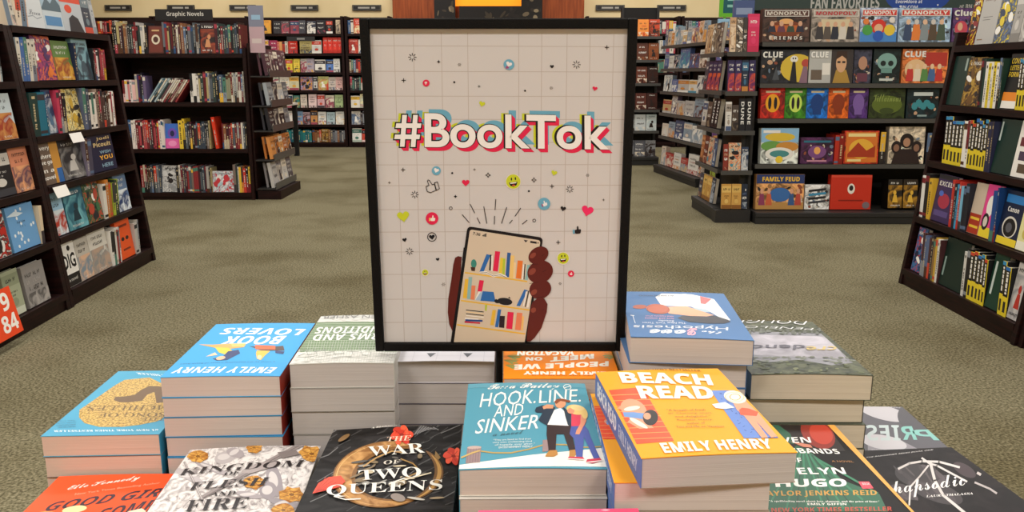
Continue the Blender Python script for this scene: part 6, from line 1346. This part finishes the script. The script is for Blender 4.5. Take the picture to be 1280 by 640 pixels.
A.ell(362, 396, 38, 18, BK, rot=8); A.ell(326, 396, 15, 9, BK); A.poly([(378, 380), (384, 372), (392, 382)], BK); A.line([(310, 394), (318, 386), (330, 392)], 5, BK)
bk(420, 438, 336, 418, '#2f6ab0', 40, 4); bk(452, 459, 345, 420, '#efe8e0', 16); bk(462, 467, 342, 424, BK, 18); bk(470, 480, 346, 426, '#efe8e0', 16)
for k, c in enumerate((BK, '#efd0a0', BK, '#efe8e0')): A.poly([(168, 436 + k * 9), (256, 446 + k * 9), (256, 450 + k * 9), (168, 440 + k * 9)], c)
A.poly([(162, 476), (230, 482), (230, 490), (162, 484)], '#efe8e0'); A.poly([(164, 484), (250, 488), (250, 498), (164, 494)], '#2f4a8a'); A.poly([(160, 494), (238, 500), (238, 508), (160, 502)], '#c8203c'); A.poly([(263, 412), (274, 413), (270, 445), (262, 440)], '#b8c83c')
bk(288, 306, 438, 514, '#e8b83c', 12); bk(312, 328, 434, 524, '#2f6ab0', 16, 2); bk(332, 358, 468, 526, '#2a1a20', 4); bk(368, 398, 448, 532, RD_, 8, 2); bk(402, 408, 460, 536, '#efd0a0', 6); bk(412, 440, 452, 538, '#e8845c', 10, 2); bk(442, 452, 470, 542, '#efc070', 6)
A.up(2)
A.poly([(488, 598), (470, 596), (486, 440), (500, 400), (530, 378), (560, 382), (576, 410), (572, 450), (545, 530), (510, 580)], DR)
A.ell(540, 335, 56, 48, DR, rot=-20); A.up(); A.ell(540, 248, 66, 56, DR, rot=-25); A.up(); A.ell(532, 164, 54, 40, DR, rot=-32); A.up()
for x, y, rx, ry in ((504, 165, 18, 11), (500, 246, 21, 14), (508, 350, 18, 12), (505, 440, 14, 12)): A.ell(x, y, rx, ry, '#8c4030', rot=-40)
for a_, b_ in (((548, 168), (562, 160)), ((552, 248), (570, 238)), ((548, 440), (558, 436)), ((488, 212), (530, 208)), ((486, 306), (530, 300)), ((520, 378), (560, 372))): A.line([a_, b_], 2, '#3a100c')
child_at(m, 'poster', Tm)
m = MB(); m.cyl(.1507, .012, .004, .789 - TT + .02, .0042, BLACKF, 16); m.build('pole', parent=ps)
m = MB(); m.box(.1507 - .0045, -.03, 0, .1507 + .0045, .05, .004, BLACKF); m.cyl(.1507, .012, 0, .012, .0045, BLACKF); m.build('base_plate', parent=ps)

# ------------------------------------------------------------------ light
def area(x, y, z, sx, sy, e, col=(1, .98, .955)):
    l = bpy.data.lights.new('ceiling_lamp', 'AREA'); l.shape = 'RECTANGLE'; l.size = sx; l.size_y = sy; l.energy = e; l.color = col
    o = bpy.data.objects.new('ceiling_lamp', l); o.location = (x, y, z); COL.objects.link(o)
for y in (-1.6, 1.0, 3.8, 6.6, 9.4, 12.0):
    for x in (-4.8, -1.7, 1.7, 4.8): area(x, y, 3.55, 1.2, .6, 80 if y < 0 else 42)
w = bpy.data.worlds.new('room_air'); SC.world = w; w.use_nodes = True
w.node_tree.nodes['Background'].inputs[0].default_value = (1, .95, .88, 1); w.node_tree.nodes['Background'].inputs[1].default_value = 0.3
SC.view_settings.view_transform = 'Standard'; SC.view_settings.look = 'None'; SC.view_settings.gamma = 1; SC.view_settings.exposure = 0.0
SC.view_settings.use_curve_mapping = False
SC.cycles.max_bounces = 6; SC.cycles.use_denoising = True
